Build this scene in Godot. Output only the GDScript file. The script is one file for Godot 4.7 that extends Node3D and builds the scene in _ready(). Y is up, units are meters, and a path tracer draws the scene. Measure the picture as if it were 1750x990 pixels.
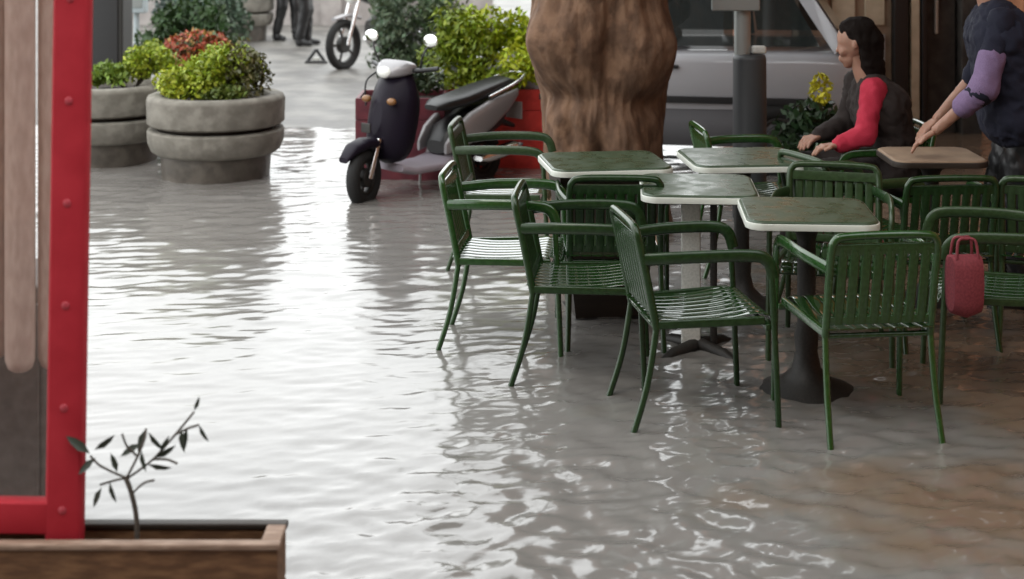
extends Node3D

# ---------------------------------------------------------------- geometry collector
class Geo:
	var v := PackedVector3Array()
	var i := PackedInt32Array()
	var c := PackedColorArray()
	func tri(a: int, b: int, d: int) -> void:      # counter-clockwise seen from outside
		i.append(a); i.append(d); i.append(b)
	func quad(a: int, b: int, d: int, e: int) -> void:
		tri(a, b, d); tri(a, d, e)
	func pt(p: Vector3) -> int:
		v.append(p); return v.size() - 1
	func moved(t: Transform3D) -> Geo:
		for k in v.size(): v[k] = t * v[k]
		return self
	func add(o: Geo) -> Geo:
		var n := v.size()
		v.append_array(o.v); c.append_array(o.c)
		for k in o.i: i.append(n + k)
		return self
	func mesh() -> ArrayMesh:
		var nr := PackedVector3Array(); nr.resize(v.size())
		for k in range(0, i.size(), 3):
			var a := v[i[k]]
			var n := (v[i[k + 2]] - a).cross(v[i[k + 1]] - a)
			nr[i[k]] += n; nr[i[k + 1]] += n; nr[i[k + 2]] += n
		for k in nr.size():
			nr[k] = nr[k].normalized() if nr[k].length_squared() > 1e-24 else Vector3.UP
		var arr := []; arr.resize(Mesh.ARRAY_MAX)
		arr[Mesh.ARRAY_VERTEX] = v; arr[Mesh.ARRAY_NORMAL] = nr; arr[Mesh.ARRAY_INDEX] = i
		if c.size() == v.size() and c.size() > 0: arr[Mesh.ARRAY_COLOR] = c
		var m := ArrayMesh.new(); m.add_surface_from_arrays(Mesh.PRIMITIVE_TRIANGLES, arr)
		return m

func box(size: Vector3, at := Vector3.ZERO, bevel := 0.004) -> Geo:
	var g := Geo.new()
	var h := size / 2.0
	var b: float = min(bevel, min(h.x, min(h.y, h.z)) * 0.9)
	var id := {}
	for ax in 3:
		for sx in [-1, 1]:
			for sy in [-1, 1]:
				for sz in [-1, 1]:
					var p := Vector3(sx * (h.x - b), sy * (h.y - b), sz * (h.z - b))
					p[ax] = [sx, sy, sz][ax] * h[ax]
					id[[ax, sx, sy, sz]] = g.pt(p + at)
	var face := func(a, b2, c2, d2):
		var n: Vector3 = (g.v[b2] - g.v[a]).cross(g.v[c2] - g.v[a])
		if n.dot((g.v[a] + g.v[c2]) / 2.0 - at) < 0: g.quad(d2, c2, b2, a)
		else: g.quad(a, b2, c2, d2)
	for ax in 3:
		var u := (ax + 1) % 3
		var w := (ax + 2) % 3
		for s in [-1, 1]:
			var q := []
			for e in [[-1, -1], [1, -1], [1, 1], [-1, 1]]:
				var k := [0, 0, 0]; k[ax] = s; k[u] = e[0]; k[w] = e[1]
				q.append(id[[ax, k[0], k[1], k[2]]])
			face.call(q[0], q[1], q[2], q[3])
		for su in [-1, 1]:
			for sw in [-1, 1]:
				var k0 := [0, 0, 0]; k0[u] = su; k0[w] = sw
				var k1 := k0.duplicate(); k0[ax] = -1; k1[ax] = 1
				face.call(id[[u, k0[0], k0[1], k0[2]]], id[[w, k0[0], k0[1], k0[2]]], id[[w, k1[0], k1[1], k1[2]]], id[[u, k1[0], k1[1], k1[2]]])
	for sx in [-1, 1]:
		for sy in [-1, 1]:
			for sz in [-1, 1]:
				var a: int = id[[0, sx, sy, sz]]; var b3: int = id[[1, sx, sy, sz]]; var c3: int = id[[2, sx, sy, sz]]
				if sx * sy * sz > 0: g.tri(a, b3, c3)
				else: g.tri(a, c3, b3)
	return g

func bar(a: Vector3, b: Vector3, wide: float, thick: float, up := Vector3.UP, bevel := 0.003) -> Geo:
	var z := (b - a).normalized()
	var x := up.cross(z).normalized()
	if x.length() < 0.5: x = Vector3.RIGHT
	var y := z.cross(x)
	return box(Vector3(wide, thick, a.distance_to(b)), Vector3.ZERO, bevel).moved(Transform3D(Basis(x, y, z), (a + b) / 2.0))

# sweep of an ellipse along a path; r may be a number or an array, flat squashes the second axis
func tube(path: Array, r, sides := 10, flat := 1.0, up0 := Vector3.UP) -> Geo:
	var g := Geo.new()
	var n := path.size()
	var x := Vector3.ZERO
	for k in n:
		var t: Vector3 = (path[min(k + 1, n - 1)] - path[max(k - 1, 0)]).normalized()
		if k == 0:
			x = up0.cross(t)
			if x.length() < 0.05: x = Vector3(0.3, 0.1, 1).cross(t)
		x = (x - t * x.dot(t)).normalized()
		var y := t.cross(x)
		var rr: float = r[k] if r is Array else r
		for s in sides:
			var a := TAU * s / sides
			g.pt(path[k] + x * cos(a) * rr + y * sin(a) * rr * flat)
	for k in n - 1:
		for s in sides:
			var s2 := (s + 1) % sides
			g.quad(k * sides + s, k * sides + s2, (k + 1) * sides + s2, (k + 1) * sides + s)
	for e in [0, n - 1]:
		var m := g.pt(path[e])
		var ring := g.v.size()
		for s in sides: g.pt(g.v[e * sides + s])
		for s in sides:
			var s2 := (s + 1) % sides
			if e == 0: g.tri(m, ring + s2, ring + s)
			else: g.tri(m, ring + s, ring + s2)
	return g

func curve(pts: Array, steps := 6) -> Array:      # Catmull-Rom through the points
	var out := []
	for k in pts.size() - 1:
		var p0: Vector3 = pts[max(k - 1, 0)]; var p1: Vector3 = pts[k]
		var p2: Vector3 = pts[k + 1]; var p3: Vector3 = pts[min(k + 2, pts.size() - 1)]
		for s in steps: out.append(p1.cubic_interpolate(p2, p0, p3, float(s) / steps))
	out.append(pts[-1])
	return out

func lathe(prof: Array, segs := 32) -> Geo:       # prof: Vector2(radius, height) upwards along the outside
	var g := Geo.new()
	for p in prof:
		for s in segs:
			var a := TAU * s / segs
			g.pt(Vector3(cos(a) * p.x, p.y, -sin(a) * p.x))
	for k in prof.size() - 1:
		for s in segs:
			var s2 := (s + 1) % segs
			g.quad(k * segs + s, k * segs + s2, (k + 1) * segs + s2, (k + 1) * segs + s)
	return g

# loft along local X: rows of [x, centre y, half height, half width, centre z, squareness]
func loft(rows: Array, sides := 20) -> Geo:
	var g := Geo.new()
	for r in rows:
		var sq: float = r[5] if r.size() > 5 else 0.7
		for s in sides:
			var a := TAU * s / sides
			var cs := cos(a); var sn := sin(a)
			g.pt(Vector3(r[0], r[1] + sign(sn) * pow(abs(sn), sq) * r[2], (r[4] if r.size() > 4 else 0.0) - sign(cs) * pow(abs(cs), sq) * r[3]))
	for k in rows.size() - 1:
		for s in sides:
			var s2 := (s + 1) % sides
			g.quad(k * sides + s, (k + 1) * sides + s, (k + 1) * sides + s2, k * sides + s2)
	for e in [0, rows.size() - 1]:
		var r = rows[e]
		var m := g.pt(Vector3(r[0], r[1], r[4] if r.size() > 4 else 0.0))
		var ring := g.v.size()
		for s in sides: g.pt(g.v[e * sides + s])
		for s in sides:
			var s2 := (s + 1) % sides
			if e == 0: g.tri(m, ring + s, ring + s2)
			else: g.tri(m, ring + s2, ring + s)
	return g

func ball(at: Vector3, r: Vector3, n := 12) -> Geo:
	var g := Geo.new()
	for k in n + 1:
		var b := PI * k / n - PI / 2
		for s in n * 2:
			var a := TAU * s / (n * 2)
			g.pt(at + Vector3(cos(b) * cos(a) * r.x, sin(b) * r.y, -cos(b) * sin(a) * r.z))
	for k in n:
		for s in n * 2:
			var s2 := (s + 1) % (n * 2)
			g.quad(k * n * 2 + s, k * n * 2 + s2, (k + 1) * n * 2 + s2, (k + 1) * n * 2 + s)
	return g

func torus(big: float, small: float, squash := 1.0, segs := 32, sides := 12) -> Geo:     # axis Z
	var g := Geo.new()
	for s in segs:
		var a := TAU * s / segs
		for t in sides:
			var b := TAU * t / sides
			var r := big + cos(b) * small
			g.pt(Vector3(cos(a) * r, sin(a) * r, sin(b) * small * squash))
	for s in segs:
		for t in sides:
			var s2 := (s + 1) % segs; var t2 := (t + 1) % sides
			g.quad(s * sides + t, s2 * sides + t, s2 * sides + t2, s * sides + t2)
	return g

func disc(r: float, depth: float, segs := 24) -> Geo:        # axis Z, rounded drum
	var g := lathe([Vector2(0, -depth / 2), Vector2(r * 0.9, -depth / 2), Vector2(r, -depth / 2 + 0.004), Vector2(r, depth / 2 - 0.004), Vector2(r * 0.9, depth / 2), Vector2(0, depth / 2)], segs)
	return g.moved(Transform3D(Basis(Vector3.RIGHT, PI / 2), Vector3.ZERO))

# tapered capsules joined by a smooth minimum, meshed as surface nets
func flesh(bones: Array, cell: float, k: float) -> Geo:
	var lo := Vector3(1e9, 1e9, 1e9); var hi := -lo
	for b in bones:
		for e in 2:
			var r: float = b[2 + e] + cell * 2 + k * 0.3
			lo = lo.min(b[e] - Vector3(r, r, r)); hi = hi.max(b[e] + Vector3(r, r, r))
	var B := 4
	var nx := int(ceil((hi.x - lo.x) / cell / B)) * B + 1
	var ny := int(ceil((hi.y - lo.y) / cell / B)) * B + 1
	var nz := int(ceil((hi.z - lo.z) / cell / B)) * B + 1
	var f := PackedFloat32Array(); f.resize(nx * ny * nz); f.fill(1.0)
	var nb := bones.size()
	var A := []; var D := []; var L := PackedFloat32Array(); var R0 := PackedFloat32Array(); var R1 := PackedFloat32Array()
	for b in bones:
		A.append(b[0]); D.append(b[1] - b[0]); L.append(max((b[1] - b[0]).length_squared(), 1e-9)); R0.append(b[2]); R1.append(b[3])
	var reach := cell * B * 0.9 + k * 0.3
	var near_blocks := []
	for bz in range(0, nz - 1, B):
		for by in range(0, ny - 1, B):
			for bx in range(0, nx - 1, B):
				var p := lo + Vector3(bx + B * 0.5, by + B * 0.5, bz + B * 0.5) * cell
				var ds := []
				var best := 1e9
				for q in nb:
					var t: float = clamp((p - A[q]).dot(D[q]) / L[q], 0, 1)
					var d: float = p.distance_to(A[q] + D[q] * t) - lerp(R0[q], R1[q], t)
					ds.append(d); best = min(best, d)
				if best > reach: continue
				if best < -reach - k * 0.3:
					for z in B + 1:
						for y in B + 1:
							for x in B + 1:
								var q2 := (bx + x) + nx * ((by + y) + ny * (bz + z))
								if f[q2] == 1.0: f[q2] = -1.0
					continue
				near_blocks.append(Vector3i(bx, by, bz))
				var use := []
				for q in nb:
					if ds[q] < best + 2.0 * cell * B + k: use.append(q)
				for z in B + 1:
					for y in B + 1:
						for x in B + 1:
							var pp := lo + Vector3(bx + x, by + y, bz + z) * cell
							var d := 1e9
							for q in use:
								var t: float = clamp((pp - A[q]).dot(D[q]) / L[q], 0, 1)
								var e: float = pp.distance_to(A[q] + D[q] * t) - lerp(R0[q], R1[q], t)
								if d > 1e8: d = e
								else:
									var h: float = max(k - abs(d - e), 0.0) / k
									d = min(d, e) - h * h * k * 0.25
							f[(bx + x) + nx * ((by + y) + ny * (bz + z))] = d
	var g := Geo.new()
	var cellv := {}
	var corner := [Vector3i(0,0,0), Vector3i(1,0,0), Vector3i(0,1,0), Vector3i(1,1,0), Vector3i(0,0,1), Vector3i(1,0,1), Vector3i(0,1,1), Vector3i(1,1,1)]
	var edges := [[0,1],[2,3],[4,5],[6,7],[0,2],[1,3],[4,6],[5,7],[0,4],[1,5],[2,6],[3,7]]
	for blk in near_blocks:
		for z in B:
			for y in B:
				for x in B:
					var cx: int = blk.x + x; var cy: int = blk.y + y; var cz: int = blk.z + z
					if cx >= nx - 1 or cy >= ny - 1 or cz >= nz - 1: continue
					var base: int = cx + nx * (cy + ny * cz)
					var w := [f[base], f[base + 1], f[base + nx], f[base + nx + 1], f[base + nx * ny], f[base + nx * ny + 1], f[base + nx * ny + nx], f[base + nx * ny + nx + 1]]
					var neg := 0
					for q in 8:
						if w[q] < 0: neg += 1
					if neg == 0 or neg == 8: continue
					var sum := Vector3.ZERO; var cnt := 0
					for e in edges:
						var d0: float = w[e[0]]; var d1: float = w[e[1]]
						if (d0 < 0) == (d1 < 0): continue
						sum += Vector3(corner[e[0]]).lerp(Vector3(corner[e[1]]), d0 / (d0 - d1)); cnt += 1
					cellv[base] = g.pt(lo + (Vector3(cx, cy, cz) + sum / cnt) * cell)
	var st := [1, nx, nx * ny]
	for base in cellv:
		for ax in 3:
			var a0: float = f[base]; var a1: float = f[base + st[ax]]
			if (a0 < 0) == (a1 < 0): continue
			var u: int = st[(ax + 1) % 3]; var w2: int = st[(ax + 2) % 3]
			var p0 = cellv.get(base); var p1 = cellv.get(base - u); var p2 = cellv.get(base - u - w2); var p3 = cellv.get(base - w2)
			if p1 == null or p2 == null or p3 == null: continue
			if a0 < 0: g.quad(p0, p1, p2, p3)
			else: g.quad(p3, p2, p1, p0)
	return g

# ---------------------------------------------------------------- nodes
var taken := {}
func numbered(called: String) -> String:
	var n: int = taken.get(called, 0)
	taken[called] = n + 1
	return called if n == 0 else "%s_%03d" % [called, n]

func part(g, called: String, m: Material, parent: Node3D) -> MeshInstance3D:
	var o := MeshInstance3D.new()
	o.name = called
	o.mesh = g.mesh() if g is Geo else g
	o.material_override = m
	parent.add_child(o, true)
	return o

func tag(o: Node3D, label: String, category: String, group := "") -> Node3D:
	o.set_meta("label", label); o.set_meta("category", category)
	if group != "": o.set_meta("group", group)
	return o

func thing(called: String, label: String, category: String, at := Vector3.ZERO, turn := 0.0, group := "") -> Node3D:
	var o := Node3D.new()
	o.name = numbered(called); add_child(o)
	o.position = at; o.rotation_degrees.y = turn
	tag(o, label, category, group)
	return o

func copy(o: Node3D, called: String, label: String, at: Vector3, turn: float) -> Node3D:
	var r: Node3D = o.duplicate()
	r.name = numbered(called); add_child(r)
	r.position = at; r.rotation_degrees.y = turn
	r.set_meta("label", label)
	return r

func structure(g, called: String, m: Material) -> MeshInstance3D:
	var o := part(g, called, m, self)
	o.set_meta("kind", "structure")
	return o

# ---------------------------------------------------------------- materials
var M := {}
func lin(r: float, g: float, b: float) -> Color: return Color(r, g, b).linear_to_srgb()

func noise_tex(seed_: int, freq: float, lo: Color, hi: Color, oct := 4, contrast := 1.0, size := 512, sx := 1, sy := 1) -> ImageTexture:
	var n := FastNoiseLite.new(); n.seed = seed_; n.frequency = freq; n.fractal_octaves = oct
	n.noise_type = FastNoiseLite.TYPE_SIMPLEX_SMOOTH
	var im := n.get_seamless_image(size / sx, size / sy)
	if sx > 1 or sy > 1: im.resize(size, size, Image.INTERPOLATE_CUBIC)
	var out := Image.create(size, size, true, Image.FORMAT_RGB8)
	for y in size:
		for x in size:
			var t: float = clamp((im.get_pixel(x, y).r - 0.5) * contrast + 0.5, 0, 1)
			out.set_pixel(x, y, lo.lerp(hi, t))
	out.generate_mipmaps()
	return ImageTexture.create_from_image(out)

func bump_tex(seed_: int, freq: float, strength: float, size := 512, oct := 4, sx := 1, sy := 1) -> ImageTexture:
	var n := FastNoiseLite.new(); n.seed = seed_; n.frequency = freq; n.fractal_octaves = oct
	var im := n.get_seamless_image(size / sx, size / sy)
	if sx > 1 or sy > 1: im.resize(size, size, Image.INTERPOLATE_CUBIC)
	im.convert(Image.FORMAT_RGBA8)
	im.bump_map_to_normal_map(strength)
	im.generate_mipmaps()
	return ImageTexture.create_from_image(im)

func mat(color: Color, rough := 0.6, metal := 0.0, spec := 0.5) -> StandardMaterial3D:
	var m := StandardMaterial3D.new()
	m.albedo_color = color; m.roughness = rough; m.metallic = metal; m.metallic_specular = spec
	return m

func textured(lo: Color, hi: Color, seed_: int, freq: float, scale: Vector3, rough := 0.7, bump := 0.0, contrast := 1.6, sx := 1, sy := 1) -> StandardMaterial3D:
	var m := mat(Color.WHITE, rough)
	m.albedo_texture = noise_tex(seed_, freq, lo, hi, 5, contrast, 512, sx, sy)
	m.uv1_triplanar = true; m.uv1_scale = scale
	if bump > 0:
		m.normal_enabled = true; m.normal_scale = bump
		m.normal_texture = bump_tex(seed_ + 7, freq * 1.5, 6.0, 512, 4, sx, sy)
	return m

func make_materials() -> void:
	M.green = textured(lin(.013, .050, .009), lin(.024, .076, .018), 11, 0.02, Vector3(3, 3, 3), 0.22)
	M.green.clearcoat_enabled = true; M.green.clearcoat = 0.5; M.green.clearcoat_roughness = 0.12
	M.green.roughness_texture = noise_tex(61, 0.02, Color(.35, .35, .35), Color(1, 1, 1), 5, 2.5); M.green.roughness = 0.28
	M.green_wet = mat(lin(.016, .046, .012), 0.05, 0.0, 1.0)
	M.green_wet.clearcoat_enabled = true; M.green_wet.clearcoat = 1.0; M.green_wet.clearcoat_roughness = 0.03
	M.green_worn = textured(lin(.016, .037, .010), lin(.028, .058, .020), 62, 0.03, Vector3(2.4, 2.4, 2.4), 0.34, 0.15, 2.4)
	M.green_dark = textured(lin(.009, .028, .007), lin(.017, .046, .013), 63, 0.025, Vector3(2.7, 2.7, 2.7), 0.26)
	M.table_green = textured(lin(.032, .056, .028), lin(.048, .074, .040), 12, 0.012, Vector3(1.5, 1.5, 1.5), 0.42, 0.0, 1.0)
	M.table_green.roughness_texture = noise_tex(64, 0.010, Color(.55, .55, .55), Color(1, 1, 1), 5, 1.6)
	M.edge = mat(lin(.66, .68, .62), 0.3)
	M.galv = textured(lin(.55, .56, .52), lin(.70, .70, .66), 13, 0.03, Vector3(4, 4, 4), 0.4)
	M.iron = textured(lin(.012, .011, .010), lin(.028, .024, .020), 14, 0.03, Vector3(4, 4, 4), 0.55)
	M.darkwood = textured(lin(.018, .012, .008), lin(.035, .022, .014), 15, 0.01, Vector3(2, 2, 2), 0.6, 0.3, 1.6, 8, 1)
	M.concrete = textured(lin(.15, .138, .115), lin(.25, .232, .20), 16, 0.012, Vector3(1.2, 1.2, 1.2), 0.85, 0.35, 2.0)
	M.wet_concrete = textured(lin(.060, .050, .040), lin(.115, .098, .080), 65, 0.012, Vector3(1.2, 1.2, 1.2), 0.5, 0.35, 2.0)
	M.soil = textured(lin(.015, .010, .007), lin(.05, .035, .022), 17, 0.06, Vector3(5, 5, 5), 0.95, 0.8)
	M.red = textured(lin(.42, .009, .022), lin(.50, .018, .034), 18, 0.008, Vector3(1.5, 1.5, 1.5), 0.7)
	M.screw = mat(lin(.46, .05, .07), 0.5)
	M.wood = textured(lin(.12, .056, .024), lin(.22, .112, .052), 19, 0.012, Vector3(1.3, 5, 5), 0.7, 0.4, 2.0)
	M.rimwood = textured(lin(.26, .17, .12), lin(.40, .28, .21), 20, 0.014, Vector3(1.3, 5, 5), 0.7, 0.3, 2.0)
	M.bark = textured(lin(.075, .038, .020), lin(.20, .112, .066), 21, 0.012, Vector3(1.3, .8, 1.3), 0.85, 0.8, 2.4)
	M.maroon = textured(lin(.10, .018, .028), lin(.15, .028, .038), 22, 0.01, Vector3(2, 2, 2), 0.5)  # shade on the red planter's left end, put into a darker red
	M.planter_red = textured(lin(.46, .022, .016), lin(.58, .035, .025), 23, 0.01, Vector3(2, 2, 2), 0.5)
	M.black = mat(lin(.012, .012, .013), 0.4)
	M.rubber = mat(lin(.014, .014, .014), 0.85)
	M.shield = mat(lin(.010, .007, .014), 0.45, 0.0, 0.25)
	M.silver = mat(lin(.32, .31, .32), 0.35, 0.3)
	M.lilac = mat(lin(.34, .30, .34), 0.5)
	M.amber = mat(lin(.22, .10, .03), 0.3)
	M.chrome = mat(lin(.8, .8, .8), 0.12, 1.0)
	M.mirror = mat(lin(.92, .94, .9), 0.05, 1.0)
	M.lamp = mat(lin(.85, .86, .82), 0.08)
	M.carpaint = mat(lin(.37, .37, .39), 0.35, 0.15)
	M.carpaint.clearcoat_enabled = true; M.carpaint.clearcoat = 0.8; M.carpaint.clearcoat_roughness = 0.05
	M.carlow = mat(lin(.13, .13, .14), 0.5)
	M.glass_dark = mat(lin(.02, .025, .025), 0.04)
	M.glass_dark.albedo_color.a = 0.9; M.glass_dark.transparency = BaseMaterial3D.TRANSPARENCY_ALPHA
	M.pane = mat(lin(.2, .19, .18), 0.03)
	M.pane.albedo_color.a = 0.06; M.pane.transparency = BaseMaterial3D.TRANSPARENCY_ALPHA
	M.post = mat(lin(.055, .058, .062), 0.5)
	M.postlight = mat(lin(.34, .36, .35), 0.45, 0.3)
	M.curtain = textured(lin(.48, .35, .29), lin(.62, .48, .41), 24, 0.02, Vector3(4, 1, 4), 0.9)
	M.cabinet = textured(lin(.10, .078, .068), lin(.15, .12, .105), 25, 0.015, Vector3(2, 2, 2), 0.7)
	M.skin = mat(lin(.33, .175, .12), 0.55)
	M.skin.subsurf_scatter_enabled = true; M.skin.subsurf_scatter_strength = 0.15
	M.hair = mat(lin(.010, .007, .006), 0.8, 0.0, 0.2)
	M.redcloth = textured(lin(.36, .012, .035), lin(.46, .02, .05), 26, 0.05, Vector3(6, 6, 6), 0.85)
	M.darkcloth = textured(lin(.014, .009, .008), lin(.028, .018, .015), 27, 0.05, Vector3(6, 6, 6), 0.9)
	M.navy = textured(lin(.004, .005, .014), lin(.008, .009, .026), 28, 0.05, Vector3(6, 6, 6), 0.9)
	M.purple = textured(lin(.13, .085, .17), lin(.21, .14, .25), 29, 0.05, Vector3(6, 6, 6), 0.85)
	M.bag = textured(lin(.16, .024, .034), lin(.26, .044, .056), 30, 0.03, Vector3(5, 5, 5), 0.8)
	M.plaster = textured(lin(.30, .275, .265), lin(.40, .37, .355), 31, 0.01, Vector3(.6, .6, .6), 0.85)
	M.brown = textured(lin(.26, .100, .045), lin(.40, .165, .080), 32, 0.012, Vector3(.8, .8, .8), 0.85, 0.5)
	M.cream = textured(lin(.50, .42, .30), lin(.62, .53, .40), 33, 0.01, Vector3(1, 1, 1), 0.8)
	M.tan = textured(lin(.22, .15, .10), lin(.30, .21, .14), 34, 0.01, Vector3(1, 1, 1), 0.8)
	M.interior = textured(lin(.040, .034, .030), lin(.07, .06, .052), 35, 0.01, Vector3(1, 1, 1), 0.9)
	M.stem = textured(lin(.06, .05, .04), lin(.13, .11, .09), 36, 0.03, Vector3(8, 8, 8), 0.85)
	M.bluebox = mat(lin(.42, .48, .50), 0.5)
	M.leaf = mat(Color.WHITE, 0.55)
	M.leaf.vertex_color_use_as_albedo = true
	M.leaf.cull_mode = BaseMaterial3D.CULL_DISABLED
	M.leaf.backlight_enabled = true; M.leaf.backlight = Color(.35, .35, .25)
	M.paving = textured(lin(.10, .095, .088), lin(.19, .18, .165), 37, 0.008, Vector3(.35, .35, .35), 0.45, 0.4, 2.2)
	M.paving.uv1_world_triplanar = true
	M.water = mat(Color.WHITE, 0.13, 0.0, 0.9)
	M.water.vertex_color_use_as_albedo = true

# ---------------------------------------------------------------- plants
func leaves(rng: RandomNumberGenerator, n: int, where: Callable, size: float, tone: Callable) -> Geo:
	var g := Geo.new()
	for k in n:
		var p: Vector3 = where.call()
		var q := Basis.from_euler(Vector3(rng.randf_range(-1.2, 1.2), rng.randf() * TAU, rng.randf_range(-1.2, 1.2)))
		var s := size * rng.randf_range(0.6, 1.3)
		var col: Color = tone.call(p)
		var b := g.v.size()
		for e in [Vector3(0, 0, -.5), Vector3(.26, .06, -.05), Vector3(0, -.02, .55), Vector3(-.26, .06, -.05), Vector3(0, 0, 0)]:
			g.pt(p + q * (e * s)); g.c.append(col)
		g.tri(b, b + 4, b + 1); g.tri(b + 1, b + 4, b + 2); g.tri(b + 2, b + 4, b + 3); g.tri(b + 3, b + 4, b)
	return g

# a bush of overlapping leafy tufts; tufts: [centre, radii, colour]
func bush(called: String, label: String, at: Vector3, tufts: Array, n: int, leaf: float, seed_: int, group := "") -> Node3D:
	var t := thing(called, label, "plant", at, 0, group)
	var rng := RandomNumberGenerator.new(); rng.seed = seed_
	var g := Geo.new()
	for tf in tufts:
		var lumps := []
		for q in 9:
			var dir := Vector3(rng.randfn(), abs(rng.randfn()) * 0.8, rng.randfn()).normalized()
			lumps.append([tf[0] + dir * tf[1] * rng.randf_range(0.35, 0.8), rng.randf_range(0.35, 0.55)])
		var place := func():
			var lp = lumps[rng.randi() % lumps.size()]
			var d := Vector3(rng.randfn(), rng.randfn(), rng.randfn()).normalized() * pow(rng.randf(), 0.4)
			return lp[0] + d * tf[1] * lp[1]
		var tone := func(_p):
			var c: Color = tf[2]
			var j := rng.randf_range(0.65, 1.3)
			return Color(c.r * j * rng.randf_range(0.85, 1.15), c.g * j, c.b * j, 1)
		g.add(leaves(rng, int(n * tf[1].x * tf[1].z * 12), place, leaf, tone))
	part(g, "foliage", M.leaf, t)
	for q in 4:
		var tf = tufts[q % tufts.size()]
		part(tube(curve([Vector3(rng.randf_range(-.06, .06), -0.05, rng.randf_range(-.06, .06)), tf[0] * 0.5 + Vector3(rng.randf_range(-.04, .04), 0, 0), tf[0] + Vector3(0, tf[1].y * .5, 0)]), [.016, .015, .014, .013, .012, .011, .01, .009, .008, .008, .007, .006, .005], 7), "stem", M.stem, t)
	return t

# ---------------------------------------------------------------- furniture
func make_chair(label: String) -> Node3D:            # faces +Z, stands on y = 0
	var t := thing("garden_armchair", label, "chair", Vector3.ZERO, 0, "green metal armchairs of the flooded terrace")
	for s in [-1, 1]:
		part(tube(curve([Vector3(s * .262, 0, .255), Vector3(s * .26, .35, .24), Vector3(s * .258, .64, .225)], 5), .0125, 10), "leg", M.green, t)
		part(tube(curve([Vector3(s * .215, 0, -.315), Vector3(s * .208, .22, -.245), Vector3(s * .203, .46, -.205)], 5), .0125, 10), "leg", M.green, t)
		part(tube(curve([Vector3(s * .258, .62, .235), Vector3(s * .26, .685, .21), Vector3(s * .26, .708, .14), Vector3(s * .25, .708, -.08), Vector3(s * .209, .695, -.255)], 6), .024, 12, .5, Vector3(1, 0, 0)), "armrest", M.green, t)
		part(bar(Vector3(s * .205, .445, -.205), Vector3(s * .235, .455, .205), .022, .03), "seat_rail", M.green, t)
	part(tube(curve([Vector3(-.203, .43, -.208), Vector3(-.203, .62, -.245), Vector3(-.203, .755, -.275), Vector3(-.192, .80, -.285), Vector3(-.155, .817, -.289), Vector3(0, .821, -.290), Vector3(.155, .817, -.289), Vector3(.192, .80, -.285), Vector3(.203, .755, -.275), Vector3(.203, .62, -.245), Vector3(.203, .43, -.208)], 6), .0155, 10), "back_frame", M.green, t)
	part(bar(Vector3(-.20, .492, -.219), Vector3(.20, .492, -.219), .016, .034, Vector3(0, 1, -.2)), "back_rail", M.green, t)
	part(bar(Vector3(-.198, .768, -.278), Vector3(.198, .768, -.278), .016, .044, Vector3(0, 1, -.2)), "back_rail", M.green, t)
	part(bar(Vector3(-.255, .432, .215), Vector3(.255, .432, .215), .02, .024), "front_rail", M.green, t)
	part(tube([Vector3(-.203, .43, -.205), Vector3(.203, .43, -.205)], .011, 8), "rear_rail", M.green, t)
	var bs: Mesh = null
	for k in 8:
		var x := (k - 3.5) * .0455
		if bs == null: bs = tube(curve([Vector3(0, .478, -.222), Vector3(0, .63, -.256), Vector3(0, .778, -.285)], 4), .0192, 8, .22, Vector3(0, 0, 1)).mesh()
		part(bs, "back_slat", M.green, t).position.x = x
	var ss: Mesh = tube(curve([Vector3(0, .462, -.235), Vector3(0, .452, -.10), Vector3(0, .458, .06), Vector3(0, .474, .18), Vector3(0, .462, .235), Vector3(0, .435, .252)], 4), .0255, 12, .13, Vector3(0, 1, 0)).mesh()
	for k in 8:
		part(ss, "seat_slat", M.green_wet, t).position.x = (k - 3.5) * .0525
	return t

func rounded_slab(w: float, d: float, r: float, y0: float, y1: float, lip := .008) -> Geo:
	var g := Geo.new()
	var ring := []
	for c in 4:
		for s in 7:
			var a := PI / 2 * (c + s / 6.0)
			var cx := (w / 2 - r) * (1 if c == 0 or c == 3 else -1)
			var cz := (d / 2 - r) * (1 if c < 2 else -1)
			ring.append(Vector3(cx + cos(a) * r, 0, cz + sin(a) * r))
	var n := ring.size()
	var rows := [[y0, -lip * 1.5], [y0, -lip], [y0 + lip * .6, 0.0], [y1 - lip * .6, 0.0], [y1, -lip], [y1, -lip * 1.5]]
	for rw in rows:
		for p in ring: 
			var q: Vector3 = p + Vector3(sign(p.x), 0, sign(p.z)) * rw[1]
			g.pt(Vector3(q.x, rw[0], q.z))
	for k in rows.size() - 1:
		for s in n:
			var s2 := (s + 1) % n
			g.quad(k * n + s, (k + 1) * n + s, (k + 1) * n + s2, k * n + s2)
	var top := g.pt(Vector3(0, y1, 0)); var bot := g.pt(Vector3(0, y0, 0))
	var o := (rows.size() - 1) * n
	for s in n:
		var s2 := (s + 1) % n
		g.tri(top, o + s2, o + s); g.tri(bot, s, s2)
	return g

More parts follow.
